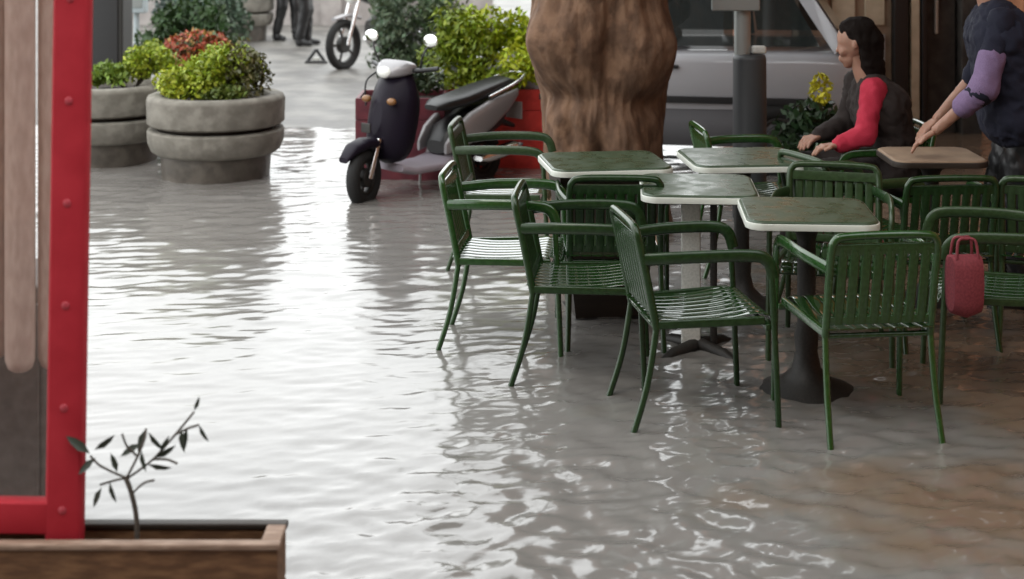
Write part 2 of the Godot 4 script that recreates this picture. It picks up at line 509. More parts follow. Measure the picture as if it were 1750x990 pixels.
func table(label: String, at: Vector3, turn: float, w: float, d: float, kind: String, topmat: Material) -> Node3D:
	var t := thing("cafe_table", label, "table", at, turn, "terrace tables standing in the water")
	part(rounded_slab(w, d, .07, .758, .782), "table_top", topmat, t)
	part(rounded_slab(w + .012, d + .012, .074, .746, .773, .003), "edge_band", M.edge if topmat != M.tan else M.darkwood, t)
	if kind == "box":
		var g := Geo.new()
		var a := Vector2(.16, .14); var b := Vector2(.25, .19)
		for y in [[0.0, a], [.74, b]]:
			for e in [[-1, -1], [1, -1], [1, 1], [-1, 1]]:
				g.pt(Vector3(e[0] * y[1].x, y[0], e[1] * y[1].y))
		for f in [[0, 4, 5, 1], [1, 5, 6, 2], [2, 6, 7, 3], [3, 7, 4, 0]]:
			var n := g.v.size()
			for q in f: g.pt(g.v[q])
			g.quad(n, n + 1, n + 2, n + 3)
		part(g, "pedestal", M.darkwood, t)
		part(box(Vector3(.36, .05, .36), Vector3(0, .026, 0)), "base", M.iron, t)
	elif kind == "flat":
		part(box(Vector3(.085, .70, .05), Vector3(-.03, .40, 0), .006), "column", M.galv, t)
		part(box(Vector3(.03, .70, .03), Vector3(.07, .40, .02), .006), "column", M.iron, t)
		part(box(Vector3(.30, .03, .30), Vector3(0, .733, 0), .004), "bracket", M.iron, t)
		for k in 4:
			var a := PI / 4 + k * PI / 2
			part(tube([Vector3(0, .07, 0), Vector3(cos(a) * .16, .055, sin(a) * .16), Vector3(cos(a) * .27, .012, sin(a) * .27)], [.03, .026, .018], 10), "foot", M.iron, t)
	else:
		part(lathe([Vector2(.0, .0), Vector2(.215, .0), Vector2(.225, .02), Vector2(.205, .045), Vector2(.11, .08), Vector2(.06, .13), Vector2(.045, .2), Vector2(.05, .26), Vector2(.038, .32), Vector2(.038, .66), Vector2(.05, .70), Vector2(.12, .745), Vector2(0, .747)], 28), "pedestal", M.iron, t)
	return t

# ---------------------------------------------------------------- vehicles
func wheel(parent: Node3D, called: String, at: Vector3, r: float, w: float, turn := 0.0) -> Node3D:
	var n := part(torus(r - w * .5, w * .5, 1.0), called, M.rubber, parent)
	n.position = at; n.rotation.y = turn
	part(torus(r - w * 1.0, w * .16, 2.0, 28, 8), "rim", M.iron, n)
	part(disc(r * .32, w * .8), "hub", M.iron, n)
	for k in 5:
		var a := TAU * k / 5
		part(bar(Vector3(cos(a), sin(a), 0) * r * .25, Vector3(cos(a), sin(a), 0) * (r - w), .03, .02, Vector3(0, 0, 1)), "spoke", M.iron, n)
	return n

func scooter(at: Vector3, turn: float) -> void:      # forward = +X
	var t := thing("motor_scooter", "black and silver motor scooter parked in the water before the red planter box", "scooter", at, turn)
	t.scale = Vector3(.9, .9, .9)
	wheel(t, "wheel", Vector3(.62, .22, 0), .22, .10, .35)
	wheel(t, "wheel", Vector3(-.62, .22, 0), .22, .11)
	# leg shield, a tall curved shell from the fender to the handlebar
	part(loft([[.30, .55, .03, .15, 0, .8], [.33, .62, .30, .21, 0, .7], [.40, .66, .36, .225, 0, .75], [.47, .66, .33, .20, 0, .8], [.53, .64, .24, .12, 0, .9], [.56, .62, .12, .05, 0, 1.0]], 24).moved(Transform3D(Basis(Vector3(0, 0, 1), .22), Vector3(.08, -.08, 0))), "leg_shield", M.shield, t)
	part(loft([[.40, .40, .04, .06], [.48, .46, .05, .08], [.62, .475, .04, .085], [.74, .44, .04, .075], [.82, .37, .02, .05]], 16), "front_fender", M.shield, t)
	for s in [-1, 1]: part(ball(Vector3(.47, .78, s * .14), Vector3(.03, .028, .045), 7), "turn_signal", M.amber, t)
	part(box(Vector3(.012, .07, .10), Vector3(.60, .585, 0), .003), "front_badge", M.iron, t)
	part(tube(curve([Vector3(.30, .98, .18), Vector3(.42, .90, .20), Vector3(.45, .72, .17)]), .007, 6), "brake_cable", M.black, t)
	part(box(Vector3(.01, .14, .18), Vector3(-1.02, .56, 0), .003), "number_plate", M.plaster, t)
	part(tube([Vector3(.62, .22, .07), Vector3(.52, .50, .06)], .02, 8), "fork", M.chrome, t)
	part(tube([Vector3(.62, .22, -.07), Vector3(.52, .50, -.06)], .02, 8), "fork", M.chrome, t)
	# handlebar with its cowl, mirrors and lamp
	var hb := part(loft([[.18, 1.0, .02, .10], [.24, 1.01, .05, .17], [.32, 1.01, .065, .17], [.39, .99, .05, .12], [.43, .97, .02, .06]], 18), "handlebar_cowl", M.silver, t)
	part(tube(curve([Vector3(.20, 1.02, -.36), Vector3(.26, 1.0, -.2), Vector3(.28, .99, 0), Vector3(.26, 1.0, .2), Vector3(.20, 1.02, .36)]), .017, 8), "grip_bar", M.black, hb)
	part(ball(Vector3(.415, .985, 0), Vector3(.035, .045, .075), 8), "headlight", M.lamp, hb)
	for s in [-1, 1]:
		var mr := part(tube(curve([Vector3(.25, 1.02, s * .22), Vector3(.27, 1.12, s * .27), Vector3(.25, 1.19, s * .31)]), .007, 7), "mirror_stem", M.black, t)
		part(ball(Vector3(.25, 1.23, s * .33), Vector3(.018, .05, .075), 10), "mirror", M.mirror, mr)
	part(loft([[.36, .27, .03, .15, 0, .5], [.25, .24, .035, .19, 0, .5], [-.05, .24, .035, .19, 0, .5], [-.18, .27, .04, .17, 0, .5]].map(func(r): return [-r[0], r[1], r[2], r[3], 0, .5]), 16).moved(Transform3D(Basis(Vector3.UP, PI), Vector3.ZERO)), "floorboard", M.lilac, t)
	for s in [-1, 1]:
		part(loft([[-.95, .72, .03, .015, s * .10], [-.80, .66, .075, .035, s * .13], [-.55, .58, .115, .04, s * .165], [-.32, .50, .12, .04, s * .175], [-.16, .42, .09, .03, s * .165], [-.08, .36, .04, .015, s * .15]], 16), "side_panel", M.silver, t)
	part(loft([[-.90, .64, .04, .08], [-.75, .56, .12, .13], [-.45, .48, .16, .15], [-.20, .40, .14, .14], [-.12, .36, .05, .10]], 16), "engine_cover", M.black, t)
	part(loft([[-.98, .80, .02, .06], [-.85, .80, .05, .12], [-.60, .755, .055, .145], [-.35, .71, .05, .15], [-.15, .685, .045, .13], [-.07, .67, .02, .07]], 18), "seat", M.black, t)
	part(tube(curve([Vector3(-.55, .72, .17), Vector3(-.85, .80, .16), Vector3(-1.05, .86, .09), Vector3(-1.07, .865, 0), Vector3(-1.05, .86, -.09), Vector3(-.85, .80, -.16), Vector3(-.55, .72, -.17)]), .014, 8), "grab_rail", M.chrome, t)
	part(loft([[-.88, .46, .02, .06], [-.80, .44, .05, .08], [-.50, .40, .05, .07], [-.42, .39, .02, .05]], 12).moved(Transform3D(Basis(), Vector3(0, -.14, -.17))), "exhaust", M.chrome, t)
	part(loft([[-.98, .44, .02, .05], [-.80, .50, .03, .07], [-.62, .50, .03, .07]], 12), "rear_fender", M.black, t)
	part(ball(Vector3(-.96, .66, 0), Vector3(.03, .04, .07), 8), "tail_light", M.planter_red, t)
	part(ball(Vector3(-.30, .30, .14), Vector3(.14, .10, .06), 8), "engine", M.silver, t)
	part(tube([Vector3(-.10, .26, .14), Vector3(-.16, .02, .22)], .012, 8), "side_stand", M.chrome, t)

func motorbike(at: Vector3, turn: float) -> void:
	var t := thing("motorbike", "small dark motorbike parked at the far pale wall behind the scooter", "motorbike", at, turn)
	wheel(t, "wheel", Vector3(.66, .30, 0), .30, .09, .2)
	wheel(t, "wheel", Vector3(-.64, .30, 0), .30, .11)
	part(loft([[-.18, .42, .10, .10], [-.10, .42, .17, .15], [.15, .44, .18, .16], [.26, .46, .10, .10]], 14), "engine", M.iron, t)
	part(loft([[-.10, .80, .04, .08], [.02, .84, .10, .14], [.25, .86, .11, .15], [.42, .86, .05, .08]], 14), "tank", M.black, t)
	part(loft([[-.85, .84, .02, .06], [-.60, .82, .05, .12], [-.20, .78, .05, .12], [-.06, .78, .02, .08]], 14), "seat", M.black, t)
	for s in [-1, 1]: part(tube([Vector3(.66, .30, s * .08), Vector3(.44, .98, s * .08)], .022, 8), "fork", M.chrome, t)
	part(tube(curve([Vector3(.30, 1.06, -.36), Vector3(.40, 1.02, -.15), Vector3(.42, 1.0, 0), Vector3(.40, 1.02, .15), Vector3(.30, 1.06, .36)]), .014, 8), "handlebar", M.black, t)
	part(ball(Vector3(.54, .86, 0), Vector3(.07, .09, .09), 9), "headlight", M.lamp, t)
	part(loft([[.42, .60, .02, .05], [.60, .64, .02, .06], [.80, .60, .02, .05]], 10), "front_fender", M.silver, t)
	part(tube(curve([Vector3(.2, .35, .14), Vector3(0, .24, .16), Vector3(-.75, .34, .17)]), .04, 10), "exhaust", M.chrome, t)

func car(at: Vector3, turn: float) -> void:          # nose = +X, rear = -X
	var t := thing("parked_car", "grey hatchback parked behind the tree trunk and the lamp post", "car", at, turn)
	# body shell rows: [x, half width, hood/shoulder height, sill height]
	var rows := [[-1.70, .60, .70, .34], [-1.68, .72, .84, .30], [-1.60, .79, .91, .25], [-1.30, .82, .93, .22], [-.6, .83, .925, .20], [.2, .83, .915, .20], [.75, .82, .90, .20], [1.15, .80, .84, .22], [1.5, .75, .76, .25], [1.66, .66, .68, .28], [1.70, .56, .60, .34]]
	var g := Geo.new(); var low := Geo.new()
	var prof := [[.0, 1.0], [.55, 1.0], [.86, .985], [.955, .94], [.985, .87], [1.0, .66], [.985, .60], [.975, .40]]
	for side in [-1, 1]:
		var n0 := g.v.size()
		for r in rows:
			for p in prof:
				g.pt(Vector3(r[0], lerp(r[3], r[2], p[1]), side * r[1] * p[0]))
		for k in rows.size() - 1:
			for q in prof.size() - 1:
				var a := n0 + k * prof.size() + q
				var b := a + prof.size()
				if side > 0: g.quad(a, a + 1, b + 1, b)
				else: g.quad(a, b, b + 1, a + 1)
		var m0 := low.v.size()
		var pl := [[.967, .395], [.955, .30], [.94, .02], [.7, 0.0], [0, 0.0]]
		for r in rows:
			for p in pl:
				low.pt(Vector3(r[0], lerp(r[3], r[2], p[1]), side * r[1] * p[0]))
		for k in rows.size() - 1:
			for q in pl.size() - 1:
				var a := m0 + k * pl.size() + q
				var b := a + pl.size()
				if side > 0: low.quad(a, a + 1, b + 1, b)
				else: low.quad(a, b, b + 1, a + 1)
	# end caps
	for e in [0, rows.size() - 1]:
		var r = rows[e]
		var x: float = r[0] + (-.012 if e == 0 else .012)
		var n := g.v.size()
		for p in [[-1, .42], [1, .42], [1, .94], [-1, .94]]: g.pt(Vector3(x, lerp(r[3], r[2], p[1]), p[0] * r[1] * .97))
		if e == 0: g.quad(n, n + 1, n + 2, n + 3)
		else: g.quad(n + 3, n + 2, n + 1, n)
		n = low.v.size()
		for p in [[-1, .02], [1, .02], [1, .42], [-1, .42]]: low.pt(Vector3(x, lerp(r[3], r[2], p[1]), p[0] * r[1] * .95))
		if e == 0: low.quad(n, n + 1, n + 2, n + 3)
		else: low.quad(n + 3, n + 2, n + 1, n)
	part(g, "body", M.carpaint, t)
	part(low, "lower_body", M.carlow, t)
	# greenhouse: belt to roof
	var bl := [Vector3(-1.60, .92, .70), Vector3(-1.52, .93, .735), Vector3(.72, .905, .735), Vector3(.98, .895, .66)]
	var tp := [Vector3(-1.30, 1.36, .52), Vector3(-1.22, 1.37, .56), Vector3(.20, 1.385, .56), Vector3(.32, 1.37, .50)]
	for s in [-1, 1]:
		var fl := Vector3(1, 1, s)
		# side windows between pillars
		var cuts := [0.06, .30, .345, .66, .70, .96]
		for k in range(0, 6, 2):
			var w := Geo.new()
			var a: Vector3 = bl[1].lerp(bl[2], cuts[k]) * fl; var b: Vector3 = bl[1].lerp(bl[2], cuts[k + 1]) * fl
			var c: Vector3 = tp[1].lerp(tp[2], cuts[k + 1]) * fl; var d: Vector3 = tp[1].lerp(tp[2], cuts[k]) * fl
			for p in [a.lerp(d, .06), b.lerp(c, .06), b.lerp(c, .9), a.lerp(d, .9)]: w.pt(p)
			if s > 0: w.quad(0, 1, 2, 3)
			else: w.quad(3, 2, 1, 0)
			part(w, "side_window", M.glass_dark, t)
		for cc in [0.0, .325, .68, 1.0]:
			part(bar(bl[1].lerp(bl[2], cc) * fl, tp[1].lerp(tp[2], cc) * fl, .10 if cc in [0.0, 1.0] else .07, .03, Vector3(0, 0, 1)), "pillar", M.carpaint if cc in [0.0, 1.0] else M.black, t)
		part(tube(curve([Vector3(-1.25, 1.365, s * .56), Vector3(-.5, 1.40, s * .565), Vector3(.22, 1.385, s * .56)]), .025, 8), "roof_rail", M.silver, t)
		part(bar(Vector3(-1.45, .565, s * .838), Vector3(1.0, .555, s * .838), .012, .05, Vector3(0, 1, 0)), "rub_strip", M.black, t)
		part(loft([[-.02, 0, .02, .02], [0, 0, .06, .05], [.08, 0, .055, .05], [.11, 0, .02, .02]], 12).moved(Transform3D(Basis(), Vector3(.62, .98, s * .90))), "wing_mirror", M.carpaint, t)
		for x in [-1.08, 1.08]:
			var wn := wheel(t, "wheel", Vector3(x, .29, s * .76), .29, .15)
			wn.scale = Vector3.ONE
		part(box(Vector3(.03, .22, .14), Vector3(-1.675, .72, s * .60), .012), "tail_light", M.planter_red, t)
		for xx in [-.35, .42]: part(bar(Vector3(xx, .80, s * .835), Vector3(xx + .15, .80, s * .835), .02, .025), "door_handle", M.black, t)
	var rf := loft([[-1.36, 1.36, .012, .46, 0, .5], [-1.22, 1.395, .022, .56, 0, .5], [-.5, 1.425, .025, .57, 0, .5], [.16, 1.405, .022, .56, 0, .5], [.30, 1.375, .012, .50, 0, .5]], 20)
	part(rf, "roof", M.carpaint, t)
	for e in [0, 3]:
		var w := Geo.new()
		for p in [bl[e], bl[e] * Vector3(1, 1, -1), tp[e] * Vector3(1, 1, -1), tp[e]]: w.pt(p)
		if e == 0: w.quad(1, 0, 3, 2)
		else: w.quad(0, 1, 2, 3)
		part(w, "rear_window" if e == 0 else "windscreen", M.glass_dark, t)
	for s in [-1, 1]:
		part(box(Vector3(.5, .62, .48), Vector3(0, .72, s * .34), .08), "car_seat", M.black, t)
		part(box(Vector3(.12, .22, .26), Vector3(-.26, 1.14, s * .34), .05), "headrest", M.black, t)

# ---------------------------------------------------------------- people
func finger_bones(w: Vector3, fwd: Vector3, out: Vector3, down: Vector3, s := 1.0) -> Array:
	# palm from the wrist, four fingers of unequal length and a thumb from the palm's side
	var b := []
	for q in 4:
		var off: Vector3 = out * (q - 1.5) * .020 * s
		b.append([w + fwd * .015 + off * .7, w + fwd * .085 * s + off, .013 * s, .011 * s])
		var l: float = [.062, .074, .070, .052][q] * s
		var k0: Vector3 = w + fwd * .085 * s + off
		var k1: Vector3 = k0 + (fwd + down * .35).normalized() * l * .5
		var k2: Vector3 = k1 + (fwd + down * 1.1).normalized() * l * .5
		b.append([k0, k1, .0098 * s, .0088 * s]); b.append([k1, k2, .0088 * s, .0075 * s])
	var t0: Vector3 = w + fwd * .03 * s - out * .026 * s
	var t1: Vector3 = t0 + (fwd - out * .9).normalized() * .035 * s
	b.append([t0, t1, .012 * s, .010 * s]); b.append([t1, t1 + (fwd + down * .4).normalized() * .032 * s, .010 * s, .008 * s])
	return b

func head_geo(at: Vector3, turn: Basis) -> Geo:      # face towards +Z of turn
	var b := [[Vector3(0, .03, -.015), Vector3(0, .045, .01), .088, .086], [Vector3(0, -.06, .035), Vector3(0, -.02, .02), .048, .066],
		[Vector3(0, -.095, .055), Vector3(0, -.075, .055), .026, .034], [Vector3(0, .012, .088), Vector3(0, -.020, .102), .008, .011],
		[Vector3(-.022, -.055, .088), Vector3(.022, -.055, .088), .009, .009], [Vector3(-.02, -.068, .085), Vector3(.02, -.068, .085), .010, .010],
		[Vector3(-.046, .034, .070), Vector3(.046, .034, .070), .012, .012],
		[Vector3(-.086, .0, -.01), Vector3(-.09, .03, -.022), .010, .014], [Vector3(.086, .0, -.01), Vector3(.09, .03, -.022), .010, .014]]
	for s in [-1, 1]: b.append([Vector3(s * .036, .002, .074), Vector3(s * .04, -.022, .066), .018, .026])
	return flesh(b, .007, .018).moved(Transform3D(turn, at))

func crumple(g: Geo, amp: float, seed_: int) -> Geo:     # folds of cloth
	var n := FastNoiseLite.new(); n.seed = seed_; n.frequency = 9.0; n.fractal_octaves = 3
	var nr := PackedVector3Array(); nr.resize(g.v.size())
	for k in range(0, g.i.size(), 3):
		var a := g.v[g.i[k]]
		var m := (g.v[g.i[k + 2]] - a).cross(g.v[g.i[k + 1]] - a)
		for e in 3: nr[g.i[k + e]] += m
	for k in g.v.size():
		var p := g.v[k]
		g.v[k] = p + nr[k].normalized() * amp * (1.0 - 2.4 * abs(n.get_noise_3d(p.x + p.y * .5, p.y * .8 - p.z * .4, p.z)))
	return g

func person(called_label: String, at: Vector3, turn: float, J: Dictionary, look: Dictionary, fine := true) -> Node3D:
	var t := thing("person", called_label, "person", at, turn)
	var c := .016 if fine else .03
	var bones := []
	var sleeve := {}
	var legs := []
	for s in ["l", "r"]:
		var sh: Vector3 = J["shoulder_" + s]; var el: Vector3 = J["elbow_" + s]; var wr: Vector3 = J["wrist_" + s]
		var hp: Vector3 = J["hip_" + s]; var kn: Vector3 = J["knee_" + s]; var an: Vector3 = J["ankle_" + s]
		var toe: Vector3 = J["toe_" + s]
		bones += [[J.chest.lerp(sh, .3) + Vector3(0, .05, 0), sh, .06, .05], [sh, el, .047, .038], [el, wr, .038, .026], [hp, kn, .078, .052], [kn, an, .052, .036], [an, an.lerp(toe, .7), .034, .018]]
		var sl := [[sh, el, .060, .050], [J.chest.lerp(sh, .8), sh, .066, .060]]
		if look.get("long_sleeves", true): sl.append([el, el.lerp(wr, .93), .055, .042])
		else: sl.append([el, el.lerp(wr, .12), .058, .06])
		sleeve[s] = crumple(flesh(sl, c, .03), .010, 9)
		legs.append(crumple(flesh([[hp, kn, .098, .073], [kn, kn.lerp(an, .93), .072, .058]], c, .03), .010, 12))
	bones += [[J.pelvis, J.belly, .115, .10], [J.belly, J.chest, .10, .12], [J.chest, J.neck, .10, .055], [J.neck, J.head + Vector3(0, -.05, 0), .052, .05]]
	var bg := flesh(bones, c, .04)
	bg.add(head_geo(J.head, Basis(Vector3.UP, J.get("look", 0.0)) * Basis(Vector3.RIGHT, J.get("nod", 0.0))))
	for s in ["l", "r"]:
		var wr: Vector3 = J["wrist_" + s]
		var fw: Vector3 = (J.get("hand_" + s, wr + (wr - J["elbow_" + s])) - wr).normalized()
		var out := fw.cross(Vector3.UP).normalized()
		if s == "l": out = -out
		if out.length() < .5: out = Vector3(0, 0, 1)
		bg.add(flesh(finger_bones(wr, fw, -out, Vector3.DOWN), .0045 if fine else .009, .008))
	part(bg, "body", M.skin, t)
	var to := []
	var hw: float = (J.shoulder_l - J.shoulder_r).length() * .5
	var side: Vector3 = (J.shoulder_l - J.shoulder_r).normalized()
	var bk: float = look.get("bulk", 1.0)
	for q in [-.55, 0.0, .55]:
		to.append([J.pelvis + side * q * .18, J.belly + side * q * .17, .125 * bk, .115 * bk])
		to.append([J.belly + side * q * .17, J.chest + side * q * .22, .112 * bk, .125 * bk])
		to.append([J.chest + side * q * .22, J.chest.lerp(J.neck, .55) + side * q * hw * .75, .12, .075])
	part(crumple(flesh(to, c, .05), .016, 5), "jacket", look.top, t)
	for s in ["l", "r"]: part(sleeve[s], "sleeve", look["sleeve_" + s], t)
	if look.has("forearm"):
		part(crumple(flesh([[J.shoulder_l.lerp(J.elbow_l, .55), J.elbow_l, .066, .062], [J.elbow_l, J.elbow_l.lerp(J.wrist_l, .42), .062, .054]], .010, .03), .005, 4), "cuff", look.forearm, t)
	for q in legs: part(q, "trouser_leg", look.legs, t)
	for s in ["l", "r"]:
		var an: Vector3 = J["ankle_" + s]; var toe: Vector3 = J["toe_" + s]
		part(flesh([[an + Vector3(0, -.03, 0), toe, .046, .038], [an + Vector3(0, .03, 0), an + Vector3(0, -.04, 0), .05, .048]], c * .8, .03), "shoe", M.black, t)
	var hb := Basis(Vector3.UP, J.get("look", 0.0)) * Basis(Vector3.RIGHT, J.get("nod", 0.0))
	var hair := [[Vector3(0, .065, -.03), Vector3(0, .075, .005), .088, .078], [Vector3(0, .02, -.06), Vector3(0, .06, -.04), .078, .084], [Vector3(-.07, .03, -.035), Vector3(-.055, .08, -.01), .03, .04], [Vector3(.07, .03, -.035), Vector3(.055, .08, -.01), .03, .04]]
	if look.get("long_hair", false):
		hair += [[Vector3(0, .02, -.075), Vector3(0, -.12, -.075), .075, .06], [Vector3(0, -.12, -.075), Vector3(0, -.27, -.10), .06, .035], [Vector3(.07, .03, -.05), Vector3(.055, -.10, -.065), .028, .026], [Vector3(-.07, .03, -.05), Vector3(-.055, -.10, -.065), .028, .026]]
	part(crumple(flesh(hair, .007 if fine else .016, .02), .007, 21).moved(Transform3D(hb, J.head)), "hair", M.hair, t)
	return t

func walker(label: String, at: Vector3, turn: float, stride: float) -> void:
	var J := {pelvis = Vector3(0, .95, 0), belly = Vector3(0, 1.10, 0), chest = Vector3(0, 1.30, .01), neck = Vector3(0, 1.48, .02), head = Vector3(0, 1.63, .04),
		shoulder_l = Vector3(.19, 1.41, 0), elbow_l = Vector3(.25, 1.14, -.03), wrist_l = Vector3(.25, .90, .06), shoulder_r = Vector3(-.19, 1.41, 0), elbow_r = Vector3(-.25, 1.14, -.03), wrist_r = Vector3(-.25, .90, .06),
		hip_l = Vector3(.09, .92, 0), knee_l = Vector3(.095, .50, .03 + stride * .6), ankle_l = Vector3(.095, .09, stride), toe_l = Vector3(.11, .04, stride + .15),
		hip_r = Vector3(-.09, .92, 0), knee_r = Vector3(-.095, .50, .05 - stride * .4), ankle_r = Vector3(-.095, .09, -stride), toe_r = Vector3(-.11, .04, -stride + .15)}
	person(label, at, turn, J, {top = M.darkcloth, sleeve_l = M.darkcloth, sleeve_r = M.darkcloth, legs = M.black}, false)

# ---------------------------------------------------------------- scene
var feet: Array[Vector2] = []

func _ready() -> void:
	# camera: level, 2 m above the water, lens shifted down
	var cam := Camera3D.new(); cam.name = "camera"
	cam.projection = Camera3D.PROJECTION_FRUSTUM
	cam.near = 0.05; cam.far = 900.0
	cam.size = 0.05 * 990.0 / 2600.0
	cam.frustum_offset = Vector2(0, -0.05 * 665.0 / 2600.0)
	var ca := CameraAttributesPhysical.new()
	ca.frustum_near = 0.05; ca.frustum_far = 900.0; ca.frustum_focal_length = 50.0
	ca.frustum_focus_distance = 6.6; ca.exposure_aperture = 2.5
	cam.attributes = ca
	cam.position = Vector3(0, 2, 0)
	add_child(cam); cam.current = true
	# overcast sky
	var sky_m := ProceduralSkyMaterial.new()
	sky_m.sky_top_color = Color(.93, .945, .95); sky_m.sky_horizon_color = Color(.95, .955, .95)
	sky_m.ground_bottom_color = Color(.45, .44, .42); sky_m.ground_horizon_color = Color(.6, .6, .58)
	sky_m.sun_angle_max = 1.0
	sky_m.energy_multiplier = 3.15
	var sky := Sky.new(); sky.sky_material = sky_m
	var env := Environment.new()
	env.background_mode = Environment.BG_SKY; env.sky = sky
	env.tonemap_mode = Environment.TONE_MAPPER_LINEAR
	env.tonemap_exposure = 1.0
	env.sdfgi_enabled = true; env.ssao_enabled = true; env.ssil_enabled = true
	var we := WorldEnvironment.new(); we.name = "world_environment"; we.environment = env; add_child(we)
	var sun := DirectionalLight3D.new(); sun.name = "sun"
	sun.light_energy = 0.25; sun.light_angular_distance = 20.0; sun.shadow_enabled = true
	sun.light_color = Color(1, .98, .95)
	sun.rotation_degrees = Vector3(-58, -35, 0)
	add_child(sun)

	make_materials()
	setting()
	cafe()
	cafe_terrace_roof()
	tree()
	planters()
	street()
	terrace()
	people()
	windscreen()
	water()

func ground_y(x: float, d: float, n: FastNoiseLite) -> float:
	return lerp(-.05, .03, smoothstep(11.6, 14.6, d)) + n.get_noise_2d(x, d) * .016 * smoothstep(9.0, 12.0, d) * (1.0 - smoothstep(20.0, 26.0, d))

func setting() -> void:
	var n := FastNoiseLite.new(); n.seed = 5; n.frequency = 0.22
	var g := Geo.new()
	var xs := []; var zs := []
	for k in range(-30, 31): xs.append(k * .5)
	for e in [22.0, 40.0, 90.0, 220.0, 600.0]: xs.append(e); xs.push_front(-e)
	for k in range(0, 60): zs.append(k * .5)
	for e in [36.0, 50.0, 90.0, 200.0, 600.0]: zs.append(e)
	for e in [4.0, 15.0, 60.0, 300.0]: zs.push_front(-e)
	for d in zs:
		for x in xs: g.pt(Vector3(x, ground_y(x, d, n), -d))
	var w := xs.size()
	for a in zs.size() - 1:
		for b in w - 1:
			g.quad(a * w + b, a * w + b + 1, (a + 1) * w + b + 1, (a + 1) * w + b)
	structure(g, "ground", M.paving)

func cafe() -> void:
	# facade across the back on the right, street side at z = -13
	var t := thing("cafe_building", "brown cafe front with dark door posts behind the seated people", "building", Vector3(0, -.02, -13))
	var H := 5.2
	part(box(Vector3(5.2, H - 2.5, .3), Vector3(5.05, 2.5 + (H - 2.5) / 2, -.15), .01), "upper_wall", M.brown, t)
	part(box(Vector3(.26, 2.5, .28), Vector3(2.58, 1.25, -.15), .01), "pier", M.tan, t)
	part(box(Vector3(1.1, 2.5, .28), Vector3(4.4, 1.25, -.15), .01), "pier", M.interior, t)
	part(box(Vector3(2.5, 2.5, .28), Vector3(6.4, 1.25, -.15), .01), "pier", M.brown, t)
	part(box(Vector3(.28, H, 4), Vector3(2.59, H / 2, -2.35), .01), "side_wall", M.brown, t)
	part(box(Vector3(.28, H, 4), Vector3(7.51, H / 2, -2.35), .01), "side_wall", M.brown, t)
	part(box(Vector3(5.2, H, .25), Vector3(5.05, H / 2, -4.5), .01), "rear_wall", M.brown, t)
	part(box(Vector3(5.5, .25, 5.0), Vector3(5.05, H + .125, -2.2), .02), "roof", M.tan, t)
	part(box(Vector3(4.6, .06, 4.0), Vector3(5.05, .03, -2.3), .01), "shop_floor", M.interior, t)
	# unseen wing, added to shade the terrace and brown its reflections
	part(box(Vector3(.3, H, 9.6), Vector3(4.15, H / 2, 4.85), .01), "added_wing_wall", M.brown, t)
	part(box(Vector3(.3, H, 9.6), Vector3(7.5, H / 2, 4.85), .01), "added_wing_wall", M.brown, t)
	part(box(Vector3(3.04, H, .3), Vector3(5.825, H / 2, 9.5), .01), "added_wing_wall", M.brown, t)
	part(box(Vector3(3.9, .25, 9.3), Vector3(5.85, H + .125, 5.0), .02), "added_wing_roof", M.tan, t)
	# glazed notice boards beside the door
	var nb := part(box(Vector3(.56, 2.2, .06), Vector3(2.99, 1.12, -.12), .008), "notice_board", M.tan, t)
	part(box(Vector3(.20, .50, .02), Vector3(2.85, 1.22, -.08), .004), "cream_sheet", M.cream, nb)
	part(box(Vector3(.17, .50, .02), Vector3(3.12, 1.20, -.08), .004), "cream_sheet", M.cream, nb)
	part(box(Vector3(.44, .34, .02), Vector3(2.99, .70, -.08), .004), "cream_sheet", M.plaster, nb)
	part(box(Vector3(.12, 2.46, .12), Vector3(3.33, 1.23, -.06), .006), "door_post", M.black, t)
	part(box(Vector3(.075, 2.46, .10), Vector3(3.455, 1.23, -.07), .006), "door_jamb", M.cream, t)
	part(box(Vector3(.05, 2.46, .12), Vector3(3.53, 1.23, -.06), .006), "door_post", M.black, t)
	var dl := part(box(Vector3(.26, 2.4, .05), Vector3(3.70, 1.2, -.16), .006), "door_leaf", M.interior, t)
	part(box(Vector3(.03, .30, .04), Vector3(3.66, 1.02, -.12), .008), "door_handle", M.galv, dl)
	part(box(Vector3(5.2, .16, .10), Vector3(5.05, 2.58, .05), .01), "fascia", M.darkwood, t)

func cafe_terrace_roof() -> void:
	# the eatery the picture is taken from: its wall stands behind the camera, its awning reaches out overhead
	var t := thing("eatery_building", "eatery with a dark awning over the red framed windscreen, behind the viewer", "building", Vector3(0, -.05, 1.6))
	part(box(Vector3(18, 6.5, .4), Vector3(2.0, 3.25, .2), .02), "wall", M.brown, t)
	part(box(Vector3(18.4, .3, 5), Vector3(2.0, 6.65, 2.2), .02), "roof", M.tan, t)
	part(box(Vector3(18, 6.5, .4), Vector3(2.0, 3.25, 4.6), .02), "rear_wall", M.brown, t)
	for e in [-6.8, 10.8]: part(box(Vector3(.4, 6.5, 3.98), Vector3(e, 3.25, 2.4), .02), "side_wall", M.brown, t)
	var aw := part(box(Vector3(17, .05, 3.9), Vector3.ZERO, .01), "awning", M.darkwood, t)
	aw.position = Vector3(2.2, 3.44, -1.90); aw.rotation.x = -.13
	for k in 6: part(bar(Vector3(-5.8 + k * 3.2, 3.60, -.02), Vector3(-5.8 + k * 3.2, 3.16, -3.7), .05, .05), "awning_arm", M.iron, t)

